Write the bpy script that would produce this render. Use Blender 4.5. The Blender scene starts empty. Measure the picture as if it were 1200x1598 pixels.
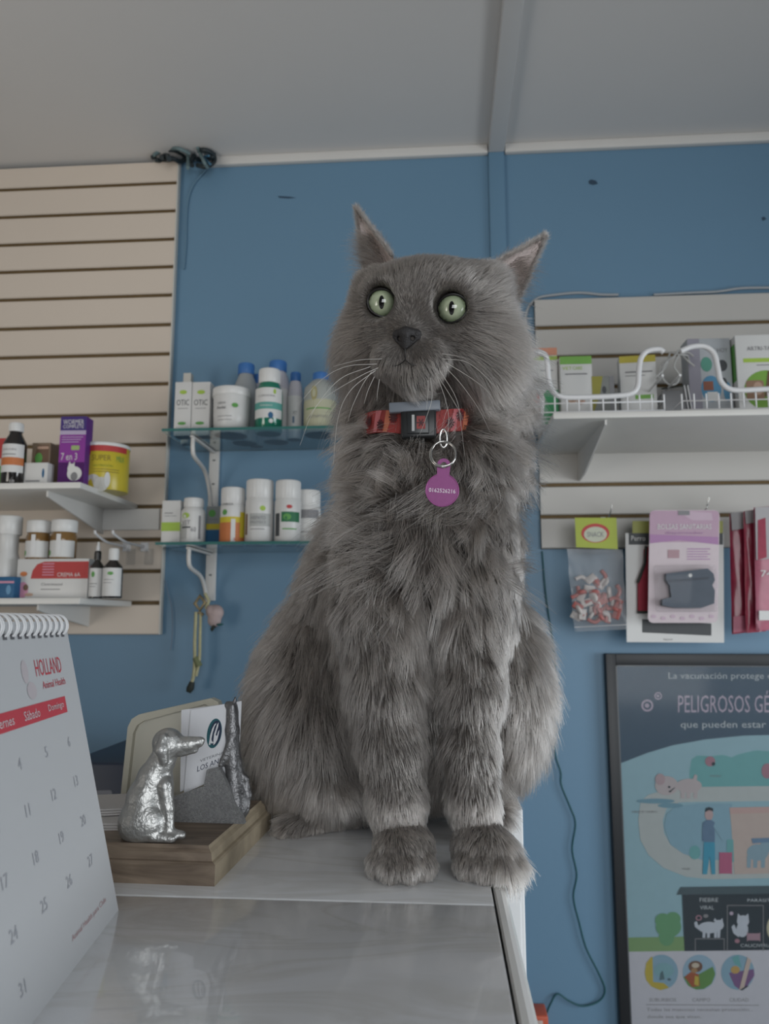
import bpy, bmesh, math, random
import numpy as np
from mathutils import Vector, Matrix, kdtree
from mathutils import noise as mnoise

random.seed(7)
C = bpy.context.scene.collection
R = math.radians

# ------------------------------------------------------------------ camera
ZC = 1.215                      # camera height over the floor; all z below are relative to the camera and get +ZC
F, PITCH = 1200.0, R(8.1)       # focal length in pixels of the 1200x1598 frame
YAW = math.atan(90 / (F / math.cos(PITCH)))
cam_d = bpy.data.cameras.new('camera'); cam = bpy.data.objects.new('camera', cam_d); C.objects.link(cam)
cam.location = (0, 0, ZC); cam.rotation_euler = (R(90) + PITCH, 0, YAW)
cam_d.sensor_fit = 'HORIZONTAL'; cam_d.sensor_width = 36; cam_d.lens = 36
cam_d.clip_start = 0.02; cam_d.clip_end = 30
cam_d.dof.use_dof = True; cam_d.dof.focus_distance = 0.545; cam_d.dof.aperture_fstop = 18.0
sc = bpy.context.scene
sc.camera = cam
sc.view_settings.view_transform = 'Standard'; sc.view_settings.look = 'None'
sc.view_settings.gamma = 1; sc.view_settings.use_curve_mapping = False
sc.view_settings.exposure = 0.0
sc.cycles.max_bounces = 8; sc.cycles.diffuse_bounces = 3; sc.cycles.glossy_bounces = 3
sc.cycles.transmission_bounces = 6; sc.cycles.transparent_max_bounces = 8
sc.cycles.use_denoising = True; sc.cycles.caustics_reflective = False; sc.cycles.caustics_refractive = False

# ------------------------------------------------------------------ light
w = bpy.data.worlds.new('world'); sc.world = w; w.use_nodes = True
bg = w.node_tree.nodes['Background']; bg.inputs[0].default_value = (0.80, 0.90, 1.0, 1); bg.inputs[1].default_value = 0.22
def area(name, loc, target, size, size_y, power, col):
    l = bpy.data.lights.new(name, 'AREA'); l.shape = 'RECTANGLE'; l.size = size; l.size_y = size_y
    l.energy = power; l.color = col
    o = bpy.data.objects.new(name, l); C.objects.link(o)
    o.location = (loc[0], loc[1], loc[2] + ZC)
    d = Vector(target) - Vector(loc); o.rotation_euler = d.to_track_quat('-Z', 'Y').to_euler()
    return o
LIGHTS = [
    area('daylight_shop_window', (0.85, -2.12, 0.15), (0.2, 0.9, -0.55), 2.0, 1.5, 19, (0.95, 0.98, 1.0)),
    area('daylight_side_window', (2.03, 0.55, -0.15), (0.3, 1.0, -0.45), 1.2, 0.8, 15, (0.92, 0.97, 1.0)),
    area('daylight_doorway', (-1.93, -0.5, 0.15), (-0.85, 1.1, 1.5), 0.9, 1.7, 10.5, (1.0, 0.94, 0.86)),
]
LIGHTS[0].data.spread = R(115); LIGHTS[1].data.spread = R(130); LIGHTS[2].data.spread = R(95)

# ------------------------------------------------------------------ pixel rays (measuring helpers)
_fw = Vector((-math.sin(YAW) * math.cos(PITCH), math.cos(YAW) * math.cos(PITCH), math.sin(PITCH)))
_rt = Vector((math.cos(YAW), math.sin(YAW), 0))
_up = Vector((math.sin(YAW) * math.sin(PITCH), -math.cos(YAW) * math.sin(PITCH), math.cos(PITCH)))
def atY(px, py, Y):
    r = _fw + _rt * ((px - 600) / F) + _up * ((799 - py) / F)
    return r * (Y / r.y)
def zat(px, py, Y): return atY(px, py, Y).z
def xat(px, py, Y): return atY(px, py, Y).x

# ------------------------------------------------------------------ materials
_M = {}
def s2l(c): return tuple((v / 255 / 12.92 if v / 255 <= 0.04045 else ((v / 255 + 0.055) / 1.055) ** 2.4) for v in c)
def mat(name, rgb, rough=0.5, metal=0.0, spec=0.5, trans=0.0, alpha=1.0, noise=0.0, nscale=20.0, bump=0.0, bscale=200.0, coat=0.0, ior=1.45):
    """rgb is linear albedo; noise mottles the colour, bump roughens the surface"""
    if name in _M: return _M[name]
    m = bpy.data.materials.new(name); m.use_nodes = True; nt = m.node_tree; b = nt.nodes['Principled BSDF']
    b.inputs['Base Color'].default_value = (*rgb, 1); b.inputs['Roughness'].default_value = rough
    b.inputs['Metallic'].default_value = metal; b.inputs['Specular IOR Level'].default_value = spec
    b.inputs['Transmission Weight'].default_value = trans; b.inputs['Alpha'].default_value = alpha
    b.inputs['Coat Weight'].default_value = coat; b.inputs['IOR'].default_value = ior
    tc = nt.nodes.new('ShaderNodeTexCoord')
    n = nt.nodes.new('ShaderNodeTexNoise'); n.inputs['Scale'].default_value = nscale; n.inputs['Detail'].default_value = 4
    nt.links.new(tc.outputs['Object'], n.inputs['Vector'])
    mx = nt.nodes.new('ShaderNodeMix'); mx.data_type = 'RGBA'
    lo = tuple(max(0, c * (1 - noise)) for c in rgb); hi = tuple(min(1, c * (1 + noise)) for c in rgb)
    mx.inputs[6].default_value = (*lo, 1); mx.inputs[7].default_value = (*hi, 1)
    nt.links.new(n.outputs['Fac'], mx.inputs[0]); nt.links.new(mx.outputs[2], b.inputs['Base Color'])
    if bump > 0:
        n2 = nt.nodes.new('ShaderNodeTexNoise'); n2.inputs['Scale'].default_value = bscale; n2.inputs['Detail'].default_value = 3
        nt.links.new(tc.outputs['Object'], n2.inputs['Vector'])
        bp = nt.nodes.new('ShaderNodeBump'); bp.inputs['Strength'].default_value = bump; bp.inputs['Distance'].default_value = 0.002
        nt.links.new(n2.outputs['Fac'], bp.inputs['Height']); nt.links.new(bp.outputs['Normal'], b.inputs['Normal'])
    _M[name] = m
    return m
def ink(name, r, g, b_, rough=0.5): return mat(name, (r, g, b_), rough, noise=0.05, nscale=60)

# ------------------------------------------------------------------ mesh builder
_TXT = {}
def text_geo(s):
    if s not in _TXT:
        cu = bpy.data.curves.new('t', 'FONT'); cu.body = s; cu.resolution_u = 2
        o = bpy.data.objects.new('t', cu); C.objects.link(o)
        me = bpy.data.meshes.new_from_object(o.evaluated_get(bpy.context.evaluated_depsgraph_get()))
        v = [tuple(p.co[:2]) for p in me.vertices]; f = [tuple(p.vertices) for p in me.polygons]
        bpy.data.objects.remove(o); bpy.data.curves.remove(cu); bpy.data.meshes.remove(me)
        _TXT[s] = (v, f)
    return _TXT[s]

class MB:
    def __init__(self):
        self.v = []; self.f = []; self.mi = []; self.sm = []; self.mats = []
        self.T = Matrix.Identity(4); self.fr = None
    def m(self, mt):
        if mt not in self.mats: self.mats.append(mt)
        return self.mats.index(mt)
    def add(self, vs, fs, mt, smooth=False):
        k = len(self.v); self.v += [tuple(self.T @ Vector(p)) for p in vs]
        i = self.m(mt)
        for f in fs: self.f.append(tuple(k + j for j in f)); self.mi.append(i); self.sm.append(smooth)
        return self
    def box(self, x0, y0, z0, x1, y1, z1, mt, bev=0.0):
        if bev > 0:
            bm = bmesh.new(); bmesh.ops.create_cube(bm, size=1)
            for q in bm.verts: q.co = Vector(((x0 + x1) / 2 + q.co.x * (x1 - x0), (y0 + y1) / 2 + q.co.y * (y1 - y0), (z0 + z1) / 2 + q.co.z * (z1 - z0)))
            bmesh.ops.bevel(bm, geom=bm.edges[:], offset=bev, segments=3, affect='EDGES', profile=0.5)
            bm.verts.index_update()
            self.add([q.co[:] for q in bm.verts], [tuple(q.index for q in f.verts) for f in bm.faces], mt, True); bm.free()
            return self
        vs = [(x, y, z) for z in (z0, z1) for y in (y0, y1) for x in (x0, x1)]
        return self.add(vs, [(0, 2, 3, 1), (4, 5, 7, 6), (0, 1, 5, 4), (2, 6, 7, 3), (0, 4, 6, 2), (1, 3, 7, 5)], mt)
    def lathe(self, prof, mt, seg=32, c=(0, 0), smooth=True, sx=1.0, sy=1.0, cap=True):
        """prof: (radius, z) from bottom to top about a vertical axis through c"""
        n = len(prof); vs = []; fs = []
        for r, z in prof:
            for k in range(seg):
                a = 2 * math.pi * k / seg; vs.append((c[0] + sx * r * math.cos(a), c[1] + sy * r * math.sin(a), z))
        for i in range(n - 1):
            for k in range(seg):
                k2 = (k + 1) % seg; fs.append((i * seg + k, i * seg + k2, (i + 1) * seg + k2, (i + 1) * seg + k))
        self.add(vs, fs, mt, smooth)
        if cap:
            self.add(vs[:seg], [tuple(range(seg))[::-1]], mt); self.add(vs[-seg:], [tuple(range(seg))], mt)
        return self
    def tube(self, pts, r, mt, seg=10, closed=False):
        pts = [Vector(p) for p in pts]; n = len(pts); rs = r if isinstance(r, (list, tuple)) else [r] * n
        vs = []; fs = []; nrm = None
        for i, p in enumerate(pts):
            a = pts[(i - 1) % n] if (i > 0 or closed) else p; b = pts[(i + 1) % n] if (i < n - 1 or closed) else p
            t = (b - a).normalized()
            if nrm is None:
                nrm = t.cross(Vector((0, 0, 1)));  nrm = nrm if nrm.length > 0.1 else t.cross(Vector((1, 0, 0)))
            nrm = (nrm - t * nrm.dot(t)).normalized(); bi = t.cross(nrm)
            for k in range(seg):
                q = 2 * math.pi * k / seg; vs.append(tuple(p + nrm * (rs[i] * math.cos(q)) + bi * (rs[i] * math.sin(q))))
        for i in range(n if closed else n - 1):
            j = (i + 1) % n
            for k in range(seg): k2 = (k + 1) % seg; fs.append((i * seg + k, i * seg + k2, j * seg + k2, j * seg + k))
        self.add(vs, fs, mt, True)
        if not closed:
            self.add(vs[:seg], [tuple(range(seg))[::-1]], mt); self.add(vs[-seg:], [tuple(range(seg))], mt)
        return self
    def prism(self, pts, a, b, axis, mt):
        """closed outline pts extruded from a to b along axis ('x','y','z'); the outline holds the other two coordinates in order"""
        def mk(p, h): return {'x': (h, p[0], p[1]), 'y': (p[0], h, p[1]), 'z': (p[0], p[1], h)}[axis]
        n = len(pts); vs = [mk(p, a) for p in pts] + [mk(p, b) for p in pts]
        return self.add(vs, [tuple(range(n))[::-1], tuple(range(n, 2 * n))] + [(i, (i + 1) % n, n + (i + 1) % n, n + i) for i in range(n)], mt)
    # ---- printing: artwork on a surface given by a frame function (u, v, layer) -> point
    def front(self, ox, y, oz): self.fr = lambda u, v, k: (ox + u, y - 0.00035 * k, oz + v); return self
    def side(self, x, oy, oz): self.fr = lambda u, v, k: (x + 0.00035 * k, oy + u, oz + v); return self
    def wrap(self, r, oz, c=(0, 0), a0=0.0, sy=1.0):
        self.fr = lambda u, v, k: (c[0] + (r + 0.00035 * k) * math.sin(u / r + a0), c[1] - sy * (r + 0.00035 * k) * math.cos(u / r + a0), oz + v); return self
    def pg(self, pts, mt, k=1):
        self.seq = getattr(self, 'seq', 0) + 1; k = k + .012 * (self.seq % 60)
        return self.add([self.fr(u, v, k) for u, v in pts], [tuple(range(len(pts)))], mt)
    def rect(self, u0, v0, u1, v1, mt, k=1, n=1):
        vs = []; 
        for i in range(n + 1):
            u = u0 + (u1 - u0) * i / n; vs += [self.fr(u, v0, k), self.fr(u, v1, k)]
        return self.add(vs, [(2 * i, 2 * i + 2, 2 * i + 3, 2 * i + 1) for i in range(n)], mt)
    def ell(self, cu, cv, ru, rv, mt, k=1, n=28): return self.pg([(cu + ru * math.cos(2 * math.pi * i / n), cv + rv * math.sin(2 * math.pi * i / n)) for i in range(n)], mt, k)
    def rrect(self, u0, v0, u1, v1, r, mt, k=1):
        pts = []
        for cx, cy, a in ((u1 - r, v1 - r, 0), (u0 + r, v1 - r, 90), (u0 + r, v0 + r, 180), (u1 - r, v0 + r, 270)):
            pts += [(cx + r * math.cos(R(a + t)), cy + r * math.sin(R(a + t))) for t in (0, 22, 45, 68, 90)]
        return self.pg(pts, mt, k)
    def txt(self, s, cu, cv, w_, h_, mt, k=2, left=False):
        v, f = text_geo(s); xs = [p[0] for p in v]; ys = [p[1] for p in v]
        x0, x1, y0, y1 = min(xs), max(xs), min(ys), max(ys)
        if w_ is None: w_ = h_ * (x1 - x0) / (y1 - y0)
        if left: cu = cu + w_ / 2
        h_ = -h_ if getattr(self, 'flip', False) else h_
        return self.add([self.fr(cu + w_ * ((x - x0) / (x1 - x0) - .5), cv + h_ * ((y - y0) / (y1 - y0) - .5), k) for x, y in v], f, mt)
    def build(self, name, parent=None, loc=None):
        me = bpy.data.meshes.new(name); me.from_pydata(self.v, [], self.f)
        for mt in self.mats: me.materials.append(mt)
        me.polygons.foreach_set('material_index', self.mi); me.polygons.foreach_set('use_smooth', self.sm)
        me.update(); o = bpy.data.objects.new(name, me); C.objects.link(o)
        if parent is not None: o.parent = parent
        if loc is not None: o.location = (loc[0], loc[1], loc[2] + ZC)
        return o

def tag(o, label, cat, group=None):
    o['label'] = label; o['category'] = cat
    if group: o['group'] = group
    return o
def thing(name, label, cat, loc=(0, 0, 0), rz=0.0, group=None):
    o = bpy.data.objects.new(name, None); o.empty_display_size = 0.05; C.objects.link(o)
    o.location = (loc[0], loc[1], loc[2] + ZC); o.rotation_euler = (0, 0, rz)
    return tag(o, label, cat, group)
def struct(mb, name, loc=(0, 0, 0)):
    o = mb.build(name, loc=loc); o['kind'] = 'structure'; return o
def bezier(p, n=8):
    """Catmull-Rom through points p"""
    p = [Vector(q) for q in p]; out = []
    q = [p[0] * 2 - p[1]] + p + [p[-1] * 2 - p[-2]]
    for i in range(1, len(q) - 2):
        for k in range(n):
            t = k / n; a, b, c, d = q[i - 1], q[i], q[i + 1], q[i + 2]
            out.append(0.5 * ((2 * b) + (c - a) * t + (2 * a - 5 * b + 4 * c - d) * t * t + (3 * b - a - 3 * c + d) * t ** 3))
    out.append(p[-1]); return out

# ------------------------------------------------------------------ organic shapes: blended distance field -> one closed mesh
class SDF:
    def __init__(self, lo, hi, h):
        self.lo = np.array(lo, np.float32); self.h = h
        self.n = np.ceil((np.array(hi) - np.array(lo)) / h).astype(int) + 1
        self.g = np.full(self.n, 1.0, np.float32)
    def _sub(self, lo, hi):
        a = np.clip(np.floor((np.array(lo) - self.lo) / self.h).astype(int), 0, self.n - 1)
        b = np.clip(np.ceil((np.array(hi) - self.lo) / self.h).astype(int) + 1, 1, self.n)
        ax = [(self.lo[i] + self.h * np.arange(a[i], b[i])).astype(np.float32) for i in range(3)]
        return tuple(slice(a[i], b[i]) for i in range(3)), np.meshgrid(*ax, indexing='ij')
    def _mix(self, s, d, k, mode):
        g = self.g[s]
        if mode == 'add':
            hh = np.clip(0.5 + 0.5 * (g - d) / k, 0, 1); self.g[s] = g * (1 - hh) + d * hh - k * hh * (1 - hh)
        else:
            hh = np.clip(0.5 - 0.5 * (g + d) / k, 0, 1); self.g[s] = g * (1 - hh) - d * hh + k * hh * (1 - hh)
    def ell(self, c, r, k=0.006, rot=None, mode='add'):
        c = np.array(c, np.float32); mr = max(r) + 3 * k + 0.01
        s, (X, Y, Z) = self._sub(c - mr, c + mr); X = X - c[0]; Y = Y - c[1]; Z = Z - c[2]
        if rot is not None:
            m = np.array(rot.to_3x3().transposed()) if isinstance(rot, Matrix) else rot
            X, Y, Z = m[0][0] * X + m[0][1] * Y + m[0][2] * Z, m[1][0] * X + m[1][1] * Y + m[1][2] * Z, m[2][0] * X + m[2][1] * Y + m[2][2] * Z
        k0 = np.sqrt((X / r[0]) ** 2 + (Y / r[1]) ** 2 + (Z / r[2]) ** 2)
        k1 = np.sqrt((X / r[0] ** 2) ** 2 + (Y / r[1] ** 2) ** 2 + (Z / r[2] ** 2) ** 2) + 1e-6
        self._mix(s, np.where(k0 < 1e-3, -min(r), k0 * (k0 - 1) / k1).astype(np.float32), k, mode); return self
    def cap(self, a, b, ra, rb, k=0.006, mode='add'):
        a = np.array(a, np.float32); b = np.array(b, np.float32); mr = max(ra, rb) + 3 * k + 0.01
        s, (X, Y, Z) = self._sub(np.minimum(a, b) - mr, np.maximum(a, b) + mr)
        d = b - a; L = float(d @ d) + 1e-12
        t = np.clip(((X - a[0]) * d[0] + (Y - a[1]) * d[1] + (Z - a[2]) * d[2]) / L, 0, 1)
        q = np.sqrt((X - a[0] - t * d[0]) ** 2 + (Y - a[1] - t * d[1]) ** 2 + (Z - a[2] - t * d[2]) ** 2) - (ra + (rb - ra) * t)
        self._mix(s, q.astype(np.float32), k, mode); return self
    def chain(self, pts, k=0.006):
        for (a, ra), (b, rb) in zip(pts[:-1], pts[1:]): self.cap(a, b, ra, rb, k)
        return self
    def floor(self, z):   # cut flat at height z
        Z = self.lo[2] + self.h * np.arange(self.n[2]); self.g = np.maximum(self.g, (z - Z)[None, None, :].astype(np.float32)); return self
    def mesh(self):
        g = self.g; n = g.shape; ins = g < 0
        cc = np.zeros((n[0] - 1, n[1] - 1, n[2] - 1, 3), np.float32); cnt = np.zeros(cc.shape[:3], np.float32)
        corners = [(i, j, k) for i in (0, 1) for j in (0, 1) for k in (0, 1)]
        def sl(o): return tuple(slice(o[q], n[q] - 1 + o[q]) for q in range(3))
        for c in corners:
            for ax in range(3):
                if c[ax] == 0:
                    e = list(c); e[ax] = 1
                    A = g[sl(c)]; B = g[sl(e)]; x = (A < 0) != (B < 0)
                    t = np.where(x, A / np.where(x, A - B, 1), 0)
                    for q in range(3): cc[..., q] += np.where(x, c[q] + (t if q == ax else 0), 0)
                    cnt += x
        act = cnt > 0; idx = -np.ones(act.shape, int); idx[act] = np.arange(act.sum())
        ii = np.argwhere(act); V = (cc[act] / cnt[act][:, None] + ii) * self.h + self.lo
        Fs = []
        for ax in range(3):
            b_, c_ = [(1, 2), (2, 0), (0, 1)][ax]
            s0 = [slice(0, n[q]) for q in range(3)]; s1 = list(s0); s0[ax] = slice(0, n[ax] - 1); s1[ax] = slice(1, n[ax])
            A = ins[tuple(s0)]; B = ins[tuple(s1)]; p = np.argwhere(A != B)
            ok = (p[:, b_] > 0) & (p[:, c_] > 0) & (p[:, b_] < n[b_] - 1) & (p[:, c_] < n[c_] - 1); p = p[ok]
            q = []
            for db, dc in ((-1, -1), (0, -1), (0, 0), (-1, 0)):
                r = p.copy(); r[:, b_] += db; r[:, c_] += dc; q.append(idx[r[:, 0], r[:, 1], r[:, 2]])
            q = np.stack(q, 1); fl = ~A[tuple(p.T)]
            q[fl] = q[fl][:, ::-1]; Fs.append(q)
        return V.astype(np.float64), np.concatenate(Fs)
def organic(name, V, Fq, mt, parent=None, off=(0, 0, 0), smooth_it=2, loc=None):
    me = bpy.data.meshes.new(name); me.from_pydata((V - np.array(off)).tolist(), [], Fq.tolist()); me.materials.append(mt)
    bm = bmesh.new(); bm.from_mesh(me)
    for _ in range(smooth_it): bmesh.ops.smooth_vert(bm, verts=bm.verts, factor=0.5, use_axis_x=True, use_axis_y=True, use_axis_z=True)
    bmesh.ops.recalc_face_normals(bm, faces=bm.faces); bm.to_mesh(me); bm.free()
    me.polygons.foreach_set('use_smooth', [True] * len(me.polygons)); me.update()
    o = bpy.data.objects.new(name, me); C.objects.link(o)
    if parent is not None: o.parent = parent
    if loc is not None: o.location = (loc[0], loc[1], loc[2] + ZC)
    return o
# ================================================================== ROOM
WY = 1.85; ZCEIL = 1.213; ZF = -ZC
XL, XR, YF = -1.98, 2.08, -2.2
wall_blue = mat('blue_wall_paint', (0.125, 0.235, 0.345), 0.45, noise=0.07, nscale=1.3, bump=0.12, bscale=60)
white_paint = mat('white_wall_paint', (0.62, 0.61, 0.60), 0.7, noise=0.04, nscale=2, bump=0.1, bscale=90)
ceil_paint = mat('ceiling_paint', (0.60, 0.59, 0.58), 0.75, noise=0.05, nscale=1.5, bump=0.06, bscale=50)
trim_white = mat('white_trim', (0.60, 0.59, 0.57), 0.5, noise=0.05, nscale=8)
floor_m = mat('floor_tile', (0.30, 0.28, 0.26), 0.35, noise=0.15, nscale=5)
struct(MB().box(XL, YF, ZF - 0.05, XR, WY, ZF, floor_m), 'floor')
struct(MB().box(XL, YF, ZCEIL, XR, WY, ZCEIL + 0.05, ceil_paint), 'ceiling')
struct(MB().box(XL, WY, ZF, XR, WY + 0.08, ZCEIL, wall_blue), 'wall_back')
struct(MB().box(XL - 0.08, YF, ZF, XL, WY, ZCEIL, white_paint), 'wall_left')
m = MB()      # right wall with a window opening behind the frame's edge
m.box(XR, YF, ZF, XR + 0.08, 0.0, ZCEIL, wall_blue).box(XR, 1.5, ZF, XR + 0.08, WY, ZCEIL, wall_blue)
m.box(XR, 0.0, ZF, XR + 0.08, 1.5, -0.6, wall_blue).box(XR, 0.0, 0.6, XR + 0.08, 1.5, ZCEIL, wall_blue)
struct(m, 'wall_right')
m = MB()      # shop front: wall around a wide window
m.box(XL, YF - 0.08, ZF, -0.2, YF, ZCEIL, white_paint).box(1.95, YF - 0.08, ZF, XR, YF, ZCEIL, white_paint)
m.box(-0.2, YF - 0.08, ZF, 1.95, YF, -0.65, white_paint).box(-0.2, YF - 0.08, 0.95, 1.95, YF, ZCEIL, white_paint)
struct(m, 'wall_front')
# ceiling batten and the vertical batten on the blue wall
struct(MB().box(0.131, YF, ZCEIL - 0.022, 0.171, WY - 0.012, ZCEIL, ceil_paint, 0.002), 'trim_1')
struct(MB().box(0.131, WY - 0.012, ZF, 0.171, WY, ZCEIL, wall_blue, 0.002), 'trim_2')
# white cornice strips where wall meets ceiling
struct(MB().box(-0.60, WY - 0.016, ZCEIL - 0.024, 0.129, WY, ZCEIL, trim_white, 0.002), 'trim_3')
struct(MB().box(0.173, WY - 0.016, ZCEIL - 0.024, XR, WY, ZCEIL, trim_white, 0.002), 'trim_4')
# screw holes and scuffs in the blue paint
scuff = mat('wall_scuff', (0.03, 0.06, 0.10), 0.8)
m = MB(); m.fr = lambda u, v, k: (xat(u, v, WY), WY - 0.0006, zat(u, v, WY))
m.pg([(918, 283), (922, 280), (930, 282), (933, 287), (925, 289), (919, 287)], scuff)
m.pg([(1188, 340), (1192, 338), (1196, 342), (1190, 345)], scuff).pg([(433, 306), (452, 307), (463, 309), (450, 310), (436, 309)], scuff)
m.build('wall_scuff', loc=(0, 0, 0)); bpy.data.objects['wall_scuff']['kind'] = 'structure'; bpy.data.objects['wall_scuff'].name = 'trim_5'

# ------------------------------------------------------------------ slatwall panels
def slatwall(name, label, x0, x1, z0, z1, grooves, colour, y=WY, T=0.019):
    t = thing(name, label, 'display panel', (x0, y, z0))
    face = mat('slat_' + colour[0], colour[1], 0.42, noise=0.03, nscale=3)
    mdf = mat('slat_groove_mdf', (0.15, 0.10, 0.045), 0.8, noise=0.2, nscale=30)
    w_ = x1 - x0
    MB().box(0, -0.008, 0, w_, -0.001, z1 - z0, mdf).build('backing_board', t)
    ed = [z0] + sorted(grooves) + [z1]; g = 0.0042
    for a, b in zip(ed[:-1], ed[1:]):
        lo = (a + g if a != z0 else a) - z0; hi = (b - g if b != z1 else b) - z0
        # each slat: a board with a rounded lip, undercut towards the groove
        pr = [(-0.008, lo + 0.004), (-T + 0.003, lo + 0.0), (-T, lo + 0.0022), (-T, hi - 0.0022), (-T + 0.003, hi), (-0.008, hi - 0.004)]
        MB().prism(pr, 0, w_, 'x', face).build('slat', t)
    MB().box(w_, -T - 0.0005, 0, w_ + 0.004, -0.001, z1 - z0, mat('slat_edge', (0.55, 0.54, 0.50), 0.4), 0.0008).build('edge_trim', t) if x0 < 0 else None
    return t
gl = [1.1416, 1.063, .9843, .9083, .8313, .7517, .6738, .5951, .5162, .438, .3591, .2811, .1993, .1215, .0447]
slatwall('slatwall_panel', 'beige slatwall panel on the left reaching up to the ceiling', -1.62, -0.683, -0.0312, 1.203, gl, ('cream', (0.61, 0.535, 0.46)))
gr = [0.7886 - 0.062 - 0.0775 * i for i in range(8)]
gr = [zat(836, 516, WY), zat(836, 562, WY), zat(838, 609, WY), zat(838, 657, WY), zat(839, 706, WY), zat(841, 759, WY), zat(842, 808, WY)]
slatwall('slatwall_panel', 'white slatwall panel on the right behind the wire baskets', 0.2365, 1.15, 0.1706, 0.7886, gr, ('white', (0.48, 0.465, 0.44)))
# ================================================================== COUNTER
ZT = -0.165                      # counter top
def marble(name, rgb):
    m = mat(name, rgb, 0.2, spec=0.55, coat=0.8); nt = m.node_tree; b = nt.nodes['Principled BSDF']
    tc = nt.nodes.new('ShaderNodeTexCoord'); mp = nt.nodes.new('ShaderNodeMapping'); mp.inputs['Scale'].default_value = (1, 3.2, 1); mp.inputs['Rotation'].default_value = (0, 0, 0.25)
    n1 = nt.nodes.new('ShaderNodeTexNoise'); n1.inputs['Scale'].default_value = 6; n1.inputs['Detail'].default_value = 7; n1.inputs['Distortion'].default_value = 1.6
    r1 = nt.nodes.new('ShaderNodeValToRGB'); e = r1.color_ramp.elements
    e[0].position = 0.40; e[0].color = (rgb[0] * 1.03, rgb[1] * 1.03, rgb[2] * 1.04, 1); e[1].position = 0.505; e[1].color = (rgb[0] * .91, rgb[1] * .90, rgb[2] * .88, 1)
    x = e.new(0.56); x.color = (rgb[0], rgb[1], rgb[2], 1)
    nt.links.new(tc.outputs['Object'], mp.inputs['Vector']); nt.links.new(mp.outputs[0], n1.inputs['Vector']); nt.links.new(n1.outputs['Fac'], r1.inputs[0])
    nt.links.new(r1.outputs[0], b.inputs['Base Color']); return m
marb = marble('marble_tile', (0.74, 0.75, 0.765))
ct = thing('counter', 'white counter topped with glossy marbled tiles under the cat', 'counter', (-0.45, 0.46, ZF))
_z = ZT - ZF
def cbox(x0, y0, z0, x1, y1, z1, mt, bev, name):
    return MB().box(x0 + 0.45, y0 - 0.46, z0 - ZF, x1 + 0.45, y1 - 0.46, z1 - ZF, mt, bev).build(name, ct)
SY = 0.4832
white_body = mat('counter_body_white', (0.58, 0.58, 0.57), 0.5, noise=0.04, nscale=6)
cbox(-1.0, 0.20, ZF, 0.020, 0.715, ZT - 0.012, white_body, 0.003, 'counter_body')
for x0, x1 in ((-0.315, 0.0290), (-0.655, -0.3155), (-1.0, -0.6555)):
    cbox(x0, 0.20, ZT - 0.012, x1, SY - 0.0006, ZT, marb, 0.0012, 'tile')
    cbox(x0, SY + 0.0006, ZT - 0.012, x1, 0.73, ZT, marb, 0.0012, 'tile')
# dark joint below the edge strip and the half-round edge strip itself
cbox(-0.99, 0.205, ZT - 0.010, 0.0315, 0.725, ZT - 0.004, mat('grout_dark', (0.05, 0.05, 0.05), 0.9), 0, 'grout')
pr = [(0.0302, ZT - 0.030), (0.0302, ZT - 0.001), (0.0312, ZT), (0.0345, ZT - 0.0006), (0.0372, ZT - 0.0025), (0.0392, ZT - 0.006), (0.0398, ZT - 0.012), (0.0398, ZT - 0.030)]
MB().prism([(x + 0.45, z - ZF) for x, z in pr], 0.20 - 0.46, 0.731 - 0.46, 'y', mat('edge_strip_white', (0.66, 0.65, 0.63), 0.3, noise=0.04, nscale=20)).build('edge_strip', ct)
for p_ in ct.children[-1].data.polygons: p_.use_smooth = len(p_.vertices) == 4
# white cabinet behind the counter
cw = thing('storage_cabinet', 'white low cabinet standing behind the counter beside the blue wall', 'cabinet', (0.0, 0.90, ZF))
MB().box(-0.20, -0.14, 0, 0.0735, 0.16, 1.215 - 0.174, mat('cabinet_white', (0.62, 0.63, 0.64), 0.45, noise=0.03, nscale=5), 0.002).build('cabinet_body', cw)
MB().box(-0.19, -0.144, 0.05, 0.070, -0.139, 0.99, mat('cabinet_white', (0, 0, 0)), 0.002).build('door', cw)
# ================================================================== CAT
def pp(px, py, Y, rpx):          # a body station: a point and a radius given in frame pixels at that depth
    return (tuple(atY(px, py, Y)), rpx * Y / F)
def B_(px, py, Y, rx, ry, rd):   # ellipsoid half-sizes: rx, ry in pixels, rd (depth) in metres
    return tuple(atY(px, py, Y)), (rx * Y / F, rd, ry * Y / F)
# head frame: columns right, forward, up
HY, HP, HR = R(13), R(12), R(5)
fwd = Vector((-math.sin(HY) * math.cos(HP), -math.cos(HY) * math.cos(HP), -math.sin(HP)))
_r0 = Vector((math.cos(HY), -math.sin(HY), 0)); _u0 = _r0.cross(fwd) * -1
_u0 = fwd.cross(_r0) * -1 if (fwd.cross(_r0)).z < 0 else fwd.cross(_r0)
hr = (_r0 * math.cos(HR) - _u0 * math.sin(HR)).normalized(); hu = (_u0 * math.cos(HR) + _r0 * math.sin(HR)).normalized()
HM = Matrix((hr, fwd, hu)).transposed()          # local (right, forward, up) -> world
HS = 1.08e-3
EYE_L = atY(597, 473, 0.5235); EYE_R = atY(706, 482, 0.5140)
HO = (EYE_L + EYE_R) / 2 - HM @ Vector((0, 31 * HS, 5 * HS))
def hp(x, f, u): return tuple(HO + HM @ Vector((x * HS, f * HS, u * HS)))
def hell(s, c, r, k=0.006, mode='add'): s.ell(hp(*c), (r[0] * HS, r[1] * HS, r[2] * HS), k, HM, mode)

S = SDF((-0.20, 0.455, -0.172), (0.125, 0.90, 0.30), 0.0022)
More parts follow.
